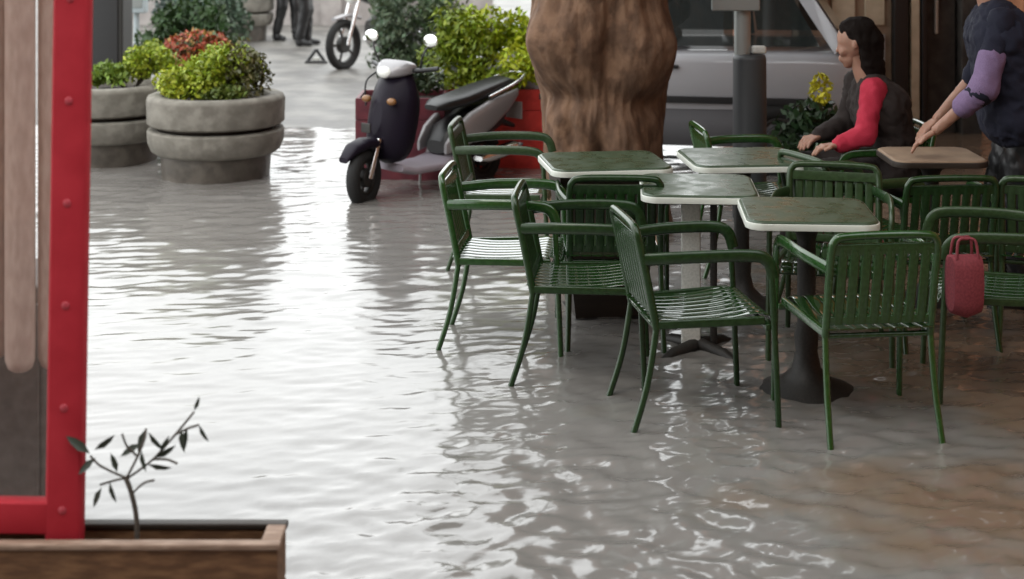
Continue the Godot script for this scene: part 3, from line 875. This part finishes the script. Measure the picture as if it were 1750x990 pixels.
func tree() -> void:
	var t := thing("plane_tree", "thick knobbly brown tree trunk rising behind the green tables", "tree", Vector3(.58, -.06, -9.35))
	var n := FastNoiseLite.new(); n.seed = 41; n.frequency = 1.0; n.fractal_octaves = 4
	# burls: [angle from +Z towards +X, height, size along, size round, swelling]
	var burl := [[-.75, 1.22, .22, .55, .17], [.85, 1.16, .22, .55, .15], [.42, .36, .34, .24, .13], [-.85, .42, .34, .40, .05], [.1, 1.2, .40, .16, -.05], [-.12, .26, .30, .13, -.20], [-.70, .88, .07, .55, -.08], [.85, .84, .08, .6, -.07], [.20, .66, .12, .2, .05], [-.6, .66, .1, .12, -.04], [2.2, .9, .3, .5, .1], [3.6, 1.3, .3, .5, .1]]
	var g := Geo.new()
	var segs := 200; var rows := 130
	for k in rows + 1:
		var y := 3.6 * pow(float(k) / rows, 1.15)
		for s in segs:
			var a := TAU * s / segs
			var r: float = .335 + .10 * exp(-y / .14) + .045 * min(y, 1.6)
			for b in burl:
				var da := wrapf(a - b[0], -PI, PI)
				var dy: float = y - b[1]
				r += b[4] * exp(-pow(dy / b[2], 2) - pow(da / b[3], 2))
			r += .035 * n.get_noise_3d(cos(a) * 1.6, y * 1.2, sin(a) * 1.6) + .014 * n.get_noise_3d(cos(a) * 4, y * 2.0, sin(a) * 4) + .004 * n.get_noise_3d(cos(a) * 18, y * 7, sin(a) * 18)
			r += .02 * sin(a * 5 + y * .8) * exp(-y / .5)
			var ridge: float = abs(n.get_noise_3d(cos(a) * 9, y * 1.1 + 7.0, sin(a) * 9))
			r += .016 * (ridge - .2)
			g.pt(Vector3(sin(a) * r - .035 * min(y, 1.6), y, cos(a) * r))
	for k in rows:
		for s in segs:
			var s2 := (s + 1) % segs
			g.quad(k * segs + s, k * segs + s2, (k + 1) * segs + s2, (k + 1) * segs + s)
	part(g, "trunk", M.bark, t)
	var rng := RandomNumberGenerator.new(); rng.seed = 77
	var tips := []
	for k in 9:
		var a := TAU * k / 9 + rng.randf_range(-.2, .2)
		var out := Vector3(cos(a) * 2.3 + 2.8, 0, sin(a) * 2.6 + 1.0)
		var p := [Vector3(.05, 3.2, 0), Vector3(out.x * .35, 3.9 + rng.randf() * .4, out.z * .35), Vector3(out.x * .75, 4.9 + rng.randf() * .5, out.z * .75), Vector3(out.x, 5.5 + rng.randf() * .8, out.z)]
		var cp := curve(p, 5)
		var rr := []
		for q in cp.size(): rr.append(lerp(.19, .035, float(q) / (cp.size() - 1)))
		part(tube(cp, rr, 10), "limb", M.bark, t)
		tips.append(p[2]); tips.append(p[3]); tips.append(p[1].lerp(p[3], .5) + Vector3(0, .9, 0))
	var clumps := []
	for p in tips:
		for q in 8: clumps.append([p + Vector3(rng.randfn() * .85, rng.randfn() * .35 + .2, rng.randfn() * .85), rng.randf_range(.45, .85)])
	var where := func():
		var c = clumps[rng.randi() % clumps.size()]
		return c[0] + Vector3(rng.randfn(), rng.randfn() * .7, rng.randfn()).normalized() * c[1] * pow(rng.randf(), .45)
	var tone := func(_p):
		var j := rng.randf_range(.7, 1.3)
		return Color(.055 * j, .095 * j, .025 * j)
	part(leaves(rng, 42000, where, .27, tone), "crown", M.leaf, t)

func round_planter(label: String, at: Vector3, turn: float) -> Node3D:
	var t := thing("concrete_planter", label, "planter", at, turn, "round banded concrete planters")
	part(lathe([Vector2(0, 0), Vector2(.375, 0), Vector2(.385, .015), Vector2(.40, .22), Vector2(.395, .235), Vector2(0, .235)], 40), "foot", M.wet_concrete, t)
	part(lathe([Vector2(.30, .20), Vector2(.43, .215), Vector2(.465, .24), Vector2(.49, .30), Vector2(.495, .375), Vector2(.485, .392), Vector2(.36, .392)], 40), "lower_band", M.concrete, t)
	part(lathe([Vector2(.30, .388), Vector2(.425, .390), Vector2(.425, .425), Vector2(.30, .425)], 40), "groove", M.darkwood, t)
	part(lathe([Vector2(.36, .42), Vector2(.475, .422), Vector2(.495, .44), Vector2(.50, .60), Vector2(.488, .628), Vector2(.46, .64), Vector2(.40, .638), Vector2(.385, .62), Vector2(.38, .54)], 40), "rim_band", M.concrete, t)
	part(lathe([Vector2(.40, .575), Vector2(.30, .585), Vector2(0, .60)], 32), "soil", M.soil, t)
	return t

func planters() -> void:
	var ym := -.045
	round_planter("round concrete planter with bushy yellow-green and olive shrub, nearest the open water", Vector3(-2.16, ym, -11.1), 0)
	round_planter("round concrete planter half hidden by the red window frame", Vector3(-3.14, ym, -11.75), 40)
	round_planter("small far round planter behind the flowering shrub, beside the walking legs", Vector3(-3.85, .03, -21.4), 70)
	var yg := Color(.26, .33, .020); var lime := Color(.34, .40, .03); var olive := Color(.085, .080, .022); var deep := Color(.035, .075, .020)
	bush("shrub", "yellow-green and olive shrub growing in the nearer concrete planter", Vector3(-2.16, .53, -11.1), [
		[Vector3(-.20, .11, .14), Vector3(.24, .19, .24), lime], [Vector3(.06, .17, .10), Vector3(.27, .27, .24), yg], [Vector3(.25, .15, .05), Vector3(.19, .27, .24), olive], [Vector3(-.04, .16, -.16), Vector3(.30, .24, .22), yg], [Vector3(0, .05, .2), Vector3(.34, .10, .18), Color(.10, .14, .02)]], 2300, .045, 101, "shrubs in the round planters")
	bush("shrub", "yellow-green shrub in the planter behind the red window frame", Vector3(-2.94, .55, -11.72), [
		[Vector3(-.10, .08, .05), Vector3(.22, .15, .25), Color(.16, .24, .03)], [Vector3(.18, .16, .05), Vector3(.26, .22, .25), yg]], 2300, .045, 102, "shrubs in the round planters")
	# red blooms and dark greenery standing between and behind the two planters
	var t := thing("flower_pot", "low dark pot of red flowers between the two concrete planters", "flower pot", Vector3(-2.62, -.02, -12.75))
	part(lathe([Vector2(0, 0), Vector2(.22, 0), Vector2(.29, .44), Vector2(.31, .48), Vector2(.27, .48), Vector2(.25, .43), Vector2(0, .42)], 28), "pot", M.darkwood, t)
	var rng := RandomNumberGenerator.new(); rng.seed = 9
	var where := func(): return Vector3(0, .70, 0) + Vector3(rng.randfn(), rng.randfn() * .8, rng.randfn()).normalized() * Vector3(.30, .26, .26) * pow(rng.randf(), .4)
	part(leaves(rng, 900, where, .06, func(_p): return Color(.05, .08, .02) * rng.randf_range(.7, 1.3)), "foliage", M.leaf, t)
	var where2 := func(): return Vector3(0, .76, .05) + Vector3(rng.randfn(), rng.randfn() * .8, rng.randfn()).normalized() * Vector3(.30, .19, .26) * pow(rng.randf(), .3)
	part(leaves(rng, 1500, where2, .05, func(_p): return Color(.34, .055, .02) * rng.randf_range(.6, 1.3) if rng.randf() < .75 else Color(.36, .20, .05)), "blossom", M.leaf, t)
	bush("shrub", "dark green rounded shrub behind the red flowers", Vector3(-3.05, .0, -14.4), [
		[Vector3(.05, .78, 0), Vector3(.42, .40, .4), deep], [Vector3(-.15, .45, 0), Vector3(.38, .4, .38), deep], [Vector3(.25, .45, 0), Vector3(.3, .4, .35), Color(.05, .10, .03)]], 900, .07, 103)

func street() -> void:
	# low plastered wall far behind
	var w := thing("plaster_wall", "low pale plastered wall far behind the walking legs", "wall", Vector3(-3.4, 0, -24.2))
	part(box(Vector3(6.2, 1.15, .25), Vector3(0, .57, 0), .01), "wall_body", M.plaster, w)
	part(box(Vector3(6.3, .06, .35), Vector3(0, 1.18, 0), .01), "coping", M.concrete, w)
	for x in [-.9, .55, 1.6]: part(box(Vector3(.32, 1.2, .12), Vector3(x, .6, .17), .01), "pilaster", M.plaster, w)
	walker("pair of dark trousered legs mid-stride by the pale wall", Vector3(-3.18, .03, -21.4), 60, .10)
	walker("dark trousered legs standing close together by the pale wall", Vector3(-2.83, .03, -20.6), 95, .05)
	# small triangular floor stand
	var s := thing("floor_stand", "small black triangular stand on the dry paving", "floor stand", Vector3(-2.37, .03, -18.4))
	for q in [[Vector3(-.11, .015, 0), Vector3(0, .17, 0)], [Vector3(.11, .015, 0), Vector3(0, .17, 0)], [Vector3(-.13, .015, .03), Vector3(.14, .015, .03)]]:
		part(tube(q, .02, 8), "strut", M.black, s)
	part(box(Vector3(.09, .05, .06), Vector3(0, .05, -.02), .01), "weight", M.galv, s)
	motorbike(Vector3(-1.50, .02, -18.2), 225)
	# grey-green shrubbery behind the scooter
	bush("shrub", "grey-green tall shrub behind the scooter handlebar", Vector3(-1.0, .0, -15.2), [
		[Vector3(-.25, .70, 0), Vector3(.42, .55, .35), Color(.10, .145, .085)], [Vector3(.25, .75, 0), Vector3(.42, .55, .35), Color(.085, .13, .06)], [Vector3(0, .35, .1), Vector3(.45, .35, .35), Color(.06, .09, .045)]], 800, .07, 104)
	# planter boxes with the yellow-green shrub, the left one coloured dark for shade
	for e in [["shade-painted red planter box at the scooter's front wheel", -.80, -11.12, .54, M.maroon, "shaded_box"], ["bright red planter box at the scooter's tail, below the yellow-green shrub", -.06, -11.62, .62, M.planter_red, ""]]:
		var t := thing("planter_box", e[0], "planter", Vector3(e[1], -.045, e[2]), 0, "square painted planter boxes")
		var lx: float = e[3] + (.22 if e[5] == "" else .1)
		for q in 4:
			for s2 in [-1, 1]:
				part(box(Vector3(lx, .155, .025), Vector3(0, .08 + q * .158, s2 * .24), .004), "plank", e[4], t)
				part(box(Vector3(.025, .155, .452), Vector3(s2 * (lx / 2 - .0128), .08 + q * .158, 0), .004), "plank", e[4], t)
		part(box(Vector3(lx - .06, .04, .44), Vector3(0, .57, 0)), "soil", M.soil, t)
	bush("shrub", "bright yellow-green shrub in the red planter box beside the tree trunk", Vector3(-.10, .55, -11.62), [
		[Vector3(-.06, .30, .05), Vector3(.42, .46, .30), Color(.33, .41, .015)], [Vector3(.22, .16, .12), Vector3(.28, .34, .30), Color(.40, .47, .02)], [Vector3(-.34, .22, .05), Vector3(.34, .42, .28), Color(.17, .23, .015)], [Vector3(-.1, .05, .2), Vector3(.40, .18, .2), Color(.22, .28, .02)]], 1700, .055, 105)
	bush("shrub", "sparse dark shrub in the shade-painted red planter box", Vector3(-.80, .52, -11.12), [
		[Vector3(.1, .10, 0), Vector3(.26, .16, .2), Color(.03, .05, .02)]], 1200, .05, 106)
	scooter(Vector3(-.61, -.05, -10.58), 227)
	car(Vector3(1.05, -.02, -12.05), 168)
	# lamp post
	var p := thing("lamp_post", "grey steel post with a dark thick lower sleeve before the car", "post", Vector3(1.50, -.05, -9.6))
	part(lathe([Vector2(0, 0), Vector2(.13, 0), Vector2(.13, .03), Vector2(.108, .05), Vector2(.105, 1.05), Vector2(.098, 1.075), Vector2(.06, 1.085)], 28), "sleeve", M.post, p)
	part(tube([Vector3(-.045, 1.06, 0), Vector3(-.045, 3.6, 0)], .052, 18), "pole", M.postlight, p)
	part(box(Vector3(.30, .34, .04), Vector3(-.10, 1.53, .08), .008), "sign_plate", M.postlight, p)
	part(box(Vector3(.09, .05, .05), Vector3(.055, 1.11, .02), .01), "clamp", M.galv, p)
	# cabinets at the far left
	var c1 := thing("utility_cabinet", "dark utility cabinet beyond the planters next to the red frame", "cabinet", Vector3(-4.15, .0, -15.2))
	part(box(Vector3(.62, 1.25, .4), Vector3(0, .64, 0), .015), "housing", M.iron, c1)
	part(box(Vector3(.25, 1.1, .02), Vector3(-.14, .64, .205), .006), "door", M.black, c1)
	part(box(Vector3(.25, 1.1, .02), Vector3(.14, .64, .205), .006), "door", M.black, c1)
	var c2 := thing("electric_box", "pale blue-grey box on a thin post behind the planters", "box", Vector3(-4.05, .02, -16.4))
	part(box(Vector3(.22, .42, .16), Vector3(0, .98, 0), .012), "housing", M.bluebox, c2)
	part(tube([Vector3(0, 0, 0), Vector3(0, .78, 0)], .03, 10), "post", M.bluebox, c2)
	part(box(Vector3(.16, .30, .01), Vector3(0, .98, .083), .003), "door", M.postlight, c2)
	bush("shrub", "deep blue-green shrub behind the far planter", Vector3(-3.75, .0, -17.4), [
		[Vector3(0, .65, 0), Vector3(.45, .6, .35), Color(.035, .06, .05)], [Vector3(.45, .55, 0), Vector3(.4, .5, .35), Color(.05, .085, .05)]], 700, .08, 107)
	# potted yellow flowers at the seated person's back
	var fp := thing("flower_stand", "slim pot of yellow flowers and dark leaves beside the seated person", "flower pot", Vector3(1.86, -.05, -9.3))
	part(lathe([Vector2(0, 0), Vector2(.13, 0), Vector2(.17, .40), Vector2(.18, .44), Vector2(.15, .44), Vector2(.14, .40), Vector2(0, .39)], 24), "pot", M.iron, fp)
	var rng := RandomNumberGenerator.new(); rng.seed = 19
	part(leaves(rng, 900, func(): return Vector3(-.02, .62, 0) + Vector3(rng.randfn(), rng.randfn(), rng.randfn()).normalized() * Vector3(.24, .22, .2) * pow(rng.randf(), .4), .07, func(_p): return Color(.02, .045, .015) * rng.randf_range(.7, 1.4)), "foliage", M.leaf, fp)
	part(leaves(rng, 160, func(): return Vector3(.02, .90, .04) + Vector3(rng.randfn(), rng.randfn(), rng.randfn()).normalized() * Vector3(.06, .09, .06), .045, func(_p): return Color(.55, .50, .03) * rng.randf_range(.7, 1.2)), "blossom", M.leaf, fp)

func terrace() -> void:
	var y := -.05
	table("green square table with the dark tapered box base", Vector3(.45, y, -7.44), 8, .58, .52, "box", M.table_green)
	table("green square table on a pale flat column between the armchairs", Vector3(.83, y, -6.80), -4, .50, .54, "flat", M.table_green)
	table("green square table on a black cast pedestal under the slatted armchair", Vector3(1.21, y, -6.25), -4, .52, .52, "round", M.table_green)
	table("green square table farther back between lamp post and tree trunk", Vector3(1.14, y, -7.55), 5, .56, .54, "round", M.table_green)
	table("small brown table at the standing person's hand", Vector3(2.10, y, -7.62), 0, .46, .44, "round", M.tan)
	var spots := [
		["green slatted armchair with its back to us, nearest in the front row", 1.34, -5.88, 187],
		["green armchair seen from its side, facing the slatted one across the front table", .72, -5.98, 99],
		["green armchair side-on at the front of the dark box table", .315, -6.46, 84],
		["green armchair at the open water's edge, its legs against white water", -.01, -6.95, 84],
		["green armchair in front of the parked scooter", -.03, -8.42, 84],
		["green armchair tucked under the dark box table, back turned to us", .47, -7.03, 178],
		["green armchair behind the front table, in front of the seated person's", 1.66, -7.42, 112],
		["green armchair in which the person with the red sleeve sits", 1.97, -8.34, 272],
		["green armchair cut by the right edge of the picture", 2.47, -6.95, 158],
		["green armchair carrying the red bag on its armrest", 1.99, -6.28, 262],
		["dark green armchair with bright slits in its back at the small brown table", 1.93, -7.02, 184],
		["green armchair facing us across the black pedestal table, behind the slatted one", 1.43, -6.80, -14],
		["green armchair beside the lamp post foot", 1.30, -8.30, 95]]
	var proto: Node3D = null
	for s in spots:
		var at := Vector3(s[1], y, s[2])
		if proto == null:
			proto = make_chair(s[0]); proto.position = at; proto.rotation_degrees.y = s[3]
		else:
			var cp := copy(proto, "garden_armchair", s[0], at, s[3])
			var gm: Material = [M.green, M.green_worn, M.green_dark][int(abs(s[1] * 37.0)) % 3]
			for ch in cp.get_children():
				if not str(ch.name).begins_with("seat_slat"): ch.material_override = gm
		var b := Basis(Vector3.UP, deg_to_rad(s[3]))
		for f in [Vector3(.262, 0, .255), Vector3(-.262, 0, .255), Vector3(.215, 0, -.315), Vector3(-.215, 0, -.315)]:
			var q: Vector3 = at + b * f
			feet.append(Vector2(q.x, q.z))
	feet.append(Vector2(1.21, -6.25)); feet.append(Vector2(.83, -6.80))
	# red bag on an armrest
	var t := thing("tote_bag", "dull red cloth bag hanging from an armrest", "bag", Vector3(1.785, .39, -6.0), 8)
	part(loft([[-.055, .10, .10, .03], [-.06, .10, .115, .05], [0, .09, .125, .058], [.06, .10, .115, .05], [.066, .10, .10, .03]], 16), "pouch", M.bag, t)
	for s in [-1, 1]:
		part(tube(curve([Vector3(-.045, .20, s * .03), Vector3(-.035, .27, s * .022), Vector3(0, .278, s * .015), Vector3(.035, .27, s * .022), Vector3(.045, .20, s * .03)]), .006, 7), "handle", M.bag, t)

func people() -> void:
	var J := {pelvis = Vector3(0, .57, -.10), belly = Vector3(0, .72, -.09), chest = Vector3(0, .93, -.04), neck = Vector3(0, 1.10, .03), head = Vector3(0, 1.255, .085), nod = .12, look = -.40,
		shoulder_l = Vector3(.19, 1.03, .04), elbow_l = Vector3(.245, .80, .10), wrist_l = Vector3(.245, .752, .24), hand_l = Vector3(.245, .74, .34),
		shoulder_r = Vector3(-.19, 1.03, .03), elbow_r = Vector3(-.23, .80, .08), wrist_r = Vector3(-.14, .74, .26), hand_r = Vector3(-.08, .72, .34),
		hip_l = Vector3(.10, .57, -.06), knee_l = Vector3(.12, .575, .36), ankle_l = Vector3(.12, .11, .36), toe_l = Vector3(.13, .04, .50),
		hip_r = Vector3(-.10, .57, -.06), knee_r = Vector3(-.12, .575, .38), ankle_r = Vector3(-.12, .11, .42), toe_r = Vector3(-.13, .04, .56)}
	person("person seated in profile, dark hair, dark vest and red sleeve, hand on the armrest", Vector3(1.97, -.05, -8.34), 272, J, {top = M.darkcloth, sleeve_l = M.redcloth, sleeve_r = M.darkcloth, legs = M.darkcloth, long_hair = true})
	var S := {pelvis = Vector3(0, .98, -.06), belly = Vector3(0, 1.14, -.04), chest = Vector3(0, 1.37, .0), neck = Vector3(0, 1.56, .05), head = Vector3(0, 1.70, .10), nod = .35,
		shoulder_l = Vector3(.20, 1.46, .03), elbow_l = Vector3(.26, 1.14, .12), wrist_l = Vector3(.19, .92, .34), hand_l = Vector3(.17, .85, .44),
		shoulder_r = Vector3(-.20, 1.46, .02), elbow_r = Vector3(-.26, 1.17, .06), wrist_r = Vector3(-.22, .92, .28), hand_r = Vector3(-.20, .85, .36),
		hip_l = Vector3(.10, .93, -.10), knee_l = Vector3(.11, .50, -.04), ankle_l = Vector3(.11, .10, -.10), toe_l = Vector3(.12, .04, .05),
		hip_r = Vector3(-.10, .93, -.10), knee_r = Vector3(-.11, .50, .0), ankle_r = Vector3(-.11, .10, -.04), toe_r = Vector3(-.12, .04, .11)}
	person("person standing in navy, bending to the small brown table with an outstretched arm", Vector3(2.44, -.05, -7.60), 262, S, {top = M.navy, sleeve_l = M.navy, sleeve_r = M.navy, legs = M.black, long_sleeves = false, forearm = M.purple, bulk = 1.2})

func windscreen() -> void:
	# wooden trough
	var t := thing("wooden_trough", "brown wooden planter trough at the foot of the red window frame", "planter", Vector3(-1.378, -.05, -3.95))
	var L := 1.56
	for q in 3:
		var hh := .128
		part(box(Vector3(L, hh - .004, .022), Vector3(0, .01 + hh * (q + .5), .062), .003), "plank", M.wood, t)
		part(box(Vector3(L, hh - .004, .022), Vector3(0, .01 + hh * (q + .5), -.062), .003), "plank", M.wood, t)
		part(box(Vector3(.022, hh - .004, .100), Vector3(L / 2 - .0115, .01 + hh * (q + .5), 0), .003), "plank", M.wood, t)
		part(box(Vector3(.022, hh - .004, .100), Vector3(-L / 2 + .0115, .01 + hh * (q + .5), 0), .003), "plank", M.wood, t)
	part(box(Vector3(L + .012, .016, .034), Vector3(0, .403, .064), .003), "rim", M.rimwood, t)
	part(box(Vector3(L + .012, .016, .034), Vector3(0, .403, -.064), .003), "rim", M.darkwood, t)
	part(box(Vector3(.05, .016, .092), Vector3(L / 2 - .02, .403, 0), .003), "rim", M.rimwood, t)
	part(box(Vector3(L - .06, .03, .096), Vector3(0, .34, 0), .003), "soil", M.soil, t)
	# red framed glass screen standing in it
	var w := thing("glass_screen", "red framed glass windscreen rising from the wooden trough", "screen", Vector3(-1.36, .325, -3.962))
	w.rotation_degrees.z = -.9
	var post := part(box(Vector3(.092, 1.95, .055), Vector3(.195, .975, 0), .008), "upright", M.red, w)
	part(box(Vector3(.105, 1.95, .055), Vector3(-.70, .975, 0), .008), "upright", M.red, w)
	part(box(Vector3(.81, .085, .050), Vector3(-.241, .075, 0), .006), "bottom_rail", M.red, w)
	part(box(Vector3(.81, .085, .050), Vector3(-.241, 1.90, 0), .006), "top_rail", M.red, w)
	part(box(Vector3(.82, 1.76, .006), Vector3(-.241, .985, 0), .001), "glass_pane", M.pane, w)
	for q in 7: part(ball(Vector3(.195, .10 + q * .265, .028), Vector3(.011, .011, .004), 6), "screw", M.screw, post)
	# curtain of heavy cloth in folds hanging behind the glass
	var c := thing("curtain", "taupe cloth hanging in folds behind the red framed glass", "curtain", Vector3(-1.56, .66, -4.35))
	for q in 7:
		var x := (q - 4.5) * .085 + .12
		var len: float = 1.75
		part(loft([[0, 0, .004, .004, 0, 1.0], [.003, 0, .020, .018, 0, 1.0], [.012, 0, .034, .028, 0, 1.0], [.035, 0, .042, .035, 0, 1.0], [.10, 0, .043, .036, 0, 1.0], [len, 0, .043, .032, 0, 1.0]], 14).moved(Transform3D(Basis(Vector3(0, 0, 1), PI / 2), Vector3(x, 0 + (.03 if q % 3 == 1 else 0.0), (q % 2) * .03))), "fold", M.curtain, c)
	part(tube([Vector3(-.45, 1.78, .015), Vector3(.30, 1.78, .015)], .012, 10), "rod", M.galv, c)
	for s in [-.44, .25]: part(tube([Vector3(s, -.71, -.05), Vector3(s, 1.80, -.05), Vector3(s, 1.80, .015)], .012, 8), "stand", M.galv, c)
	var k := thing("sideboard", "dark grey-brown low cabinet behind the hanging cloth", "cabinet", Vector3(-1.87, -.05, -4.72))
	part(box(Vector3(.95, .88, .36), Vector3(0, .46, 0), .012), "carcass", M.cabinet, k)
	for s in [-.235, .235]:
		var d := part(box(Vector3(.45, .78, .02), Vector3(s, .46, .19), .006), "door", M.cabinet, k)
		part(ball(Vector3(s * .2, .6, .205), Vector3(.012, .012, .012), 6), "knob", M.galv, d)
	# bare twiggy plant in the trough
	var p := thing("twig_plant", "thin grey twig with a few dark drooping leaves in the wooden trough", "plant", Vector3(-.975, .29, -3.95))
	var main := curve([Vector3(0, 0, 0), Vector3(.0, .10, 0), Vector3(-.012, .17, .004), Vector3(-.03, .215, .0)], 5)
	part(tube(main, .0065, 8), "stem", M.stem, p)
	var b0 := Vector3(-.026, .21, 0)
	var twigs := [[b0, Vector3(.005, .27, .01), Vector3(.02, .31, .0), Vector3(.022, .335, -.01)], [b0 + Vector3(.004, 0, 0), Vector3(.04, .255, -.01), Vector3(.095, .315, -.02), Vector3(.145, .375, -.02)], [b0, Vector3(-.05, .225, .01), Vector3(-.09, .25, .02), Vector3(-.115, .275, .02)], [Vector3(.095, .315, -.02), Vector3(.13, .335, -.01), Vector3(.16, .345, -.01)], [b0, Vector3(-.06, .20, -.01), Vector3(-.10, .185, -.02)], [Vector3(.005, .27, .01), Vector3(-.02, .30, .02), Vector3(-.03, .335, .03)], [Vector3(.04, .255, -.01), Vector3(.08, .262, .01), Vector3(.11, .255, .02)], [Vector3(-.012, .17, .004), Vector3(.02, .20, .01), Vector3(.05, .212, .02)]]
	for q in twigs:
		part(tube(curve(q, 5), .0032, 6), "twig", M.stem, p)
	var lf := [[Vector3(.022, .335, -.01), .055, -1.9], [Vector3(.012, .30, 0), .05, -2.6], [Vector3(.03, .33, 0), .05, -.9], [Vector3(.015, .285, .01), .045, -1.4], [Vector3(.145, .378, -.02), .03, 1.2], [Vector3(.16, .345, -.01), .04, -1.1], [Vector3(.13, .338, -.01), .05, -1.75], [Vector3(.115, .335, -.01), .05, -1.5], [Vector3(.045, .262, 0), .05, .5], [Vector3(.03, .25, .01), .05, -.2], [Vector3(-.115, .28, .02), .06, 2.5], [Vector3(-.105, .29, .02), .05, .6], [Vector3(-.10, .27, .02), .05, -2.4], [Vector3(-.07, .20, 0), .045, -1.3], [Vector3(-.09, .186, 0), .045, -2.0], [Vector3(-.05, .225, 0), .04, 1.9], [Vector3(.06, .28, 0), .035, 1.0]]
	for q in lf:
		var g := Geo.new()
		var s: float = q[1] * 1.25
		for e in [Vector3(0, 0, 0), Vector3(.4, .16, .06), Vector3(.75, .12, .02), Vector3(1.05, 0, -.06), Vector3(.75, -.12, .02), Vector3(.4, -.16, .06), Vector3(.5, 0, -.02)]:
			g.pt(q[0] + Basis(Vector3(0, 0, 1), q[2]) * Basis(Vector3(1, 0, 0), .5) * (e * s)); g.c.append(Color(.045, .058, .040))
		for z in 6: g.tri(6, z, (z + 1) % 6)
		part(g, "leaf", M.leaf, p)

func water() -> void:
	var n1 := FastNoiseLite.new(); n1.seed = 3; n1.frequency = 1.0; n1.fractal_octaves = 2
	var n2 := FastNoiseLite.new(); n2.seed = 8; n2.frequency = 1.0; n2.fractal_octaves = 3
	var n3 := FastNoiseLite.new(); n3.seed = 15; n3.frequency = 1.0; n3.fractal_octaves = 2
	var xs := []; var zs := []
	var x := 0.0
	while x < 12.0:
		xs.append(x)
		if x > 0: xs.push_front(-x)
		x += .028 if x < 2.6 else (.05 if x < 4.6 else .4)
	var d := 2.0
	while d < 15.5:
		zs.append(d)
		d += .1 if d < 3.6 else (.019 if d < 7.5 else (.027 if d < 11.0 else .04))
	zs.push_front(1.0); zs.push_front(-2.0)
	var w := xs.size(); var h := zs.size()
	var hgt := PackedFloat32Array(); hgt.resize(w * h)
	for b in h:
		var dz: float = zs[b]
		for a in w:
			var xx: float = xs[a]
			var side := smoothstep(-1.1, .7, xx + (6.2 - dz) * .45)          # the chop is livelier on the terrace side
			var far := smoothstep(6.5, 10.0, dz)
			var calm: float = 1.0 - .75 * smoothstep(12.0, 14.0, dz)
			var bend := n3.get_noise_2d(xx * .7, dz * .7) * .6
			var q := n1.get_noise_2d(xx * 1.2 + bend, dz * 2.6) * (.0035 + .004 * far)
			q += n2.get_noise_2d(xx * 3.6 + bend, dz * 9.0 + bend) * (.0030 + .0034 * far)
			q += n3.get_noise_2d(xx * 9.0, dz * 19.0) * .0011
			q += side * (n2.get_noise_2d(xx * 5.2 + dz * 1.7 + 40.0, dz * 6.0) * (.0085 + .0065 * (1.0 - smoothstep(5.0, 6.0, dz))) + n3.get_noise_2d(xx * 12.0, dz * 13.0 + 9.0) * .0028)
			hgt[b * w + a] = q * calm
	for f in feet:                                                   # rings where legs cut the stream
		for b in h:
			var dz2: float = -f.y - zs[b]
			if abs(dz2) > .28: continue
			for a in w:
				var dx: float = xs[a] - f.x
				if abs(dx) > .28: continue
				var r := sqrt(dx * dx + dz2 * dz2)
				if r < .28: hgt[b * w + a] += .0042 * cos(r * 95.0) * exp(-r / .09) * (1.0 - r / .28)
	var g := Geo.new()
	for b in h:
		for a in w:
			g.pt(Vector3(xs[a], hgt[b * w + a], -zs[b]))
			# brown wall reflection painted into the water colour, greyer flood water elsewhere
			var wall_reflection := smoothstep(-.25, .55, n3.get_noise_2d(xs[a] * .55 + 3.0, zs[b] * .8) * .9 + n1.get_noise_2d(xs[a] * 2.2, zs[b] * 3.0) * .35 + (xs[a] - 1.35 + (5.6 - zs[b]) * .12) * .75)
			g.c.append(Color(.200, .192, .178).lerp(Color(.175, .125, .088), wall_reflection))
	for b in h - 1:
		for a in w - 1:
			g.quad(b * w + a, b * w + a + 1, (b + 1) * w + a + 1, (b + 1) * w + a)
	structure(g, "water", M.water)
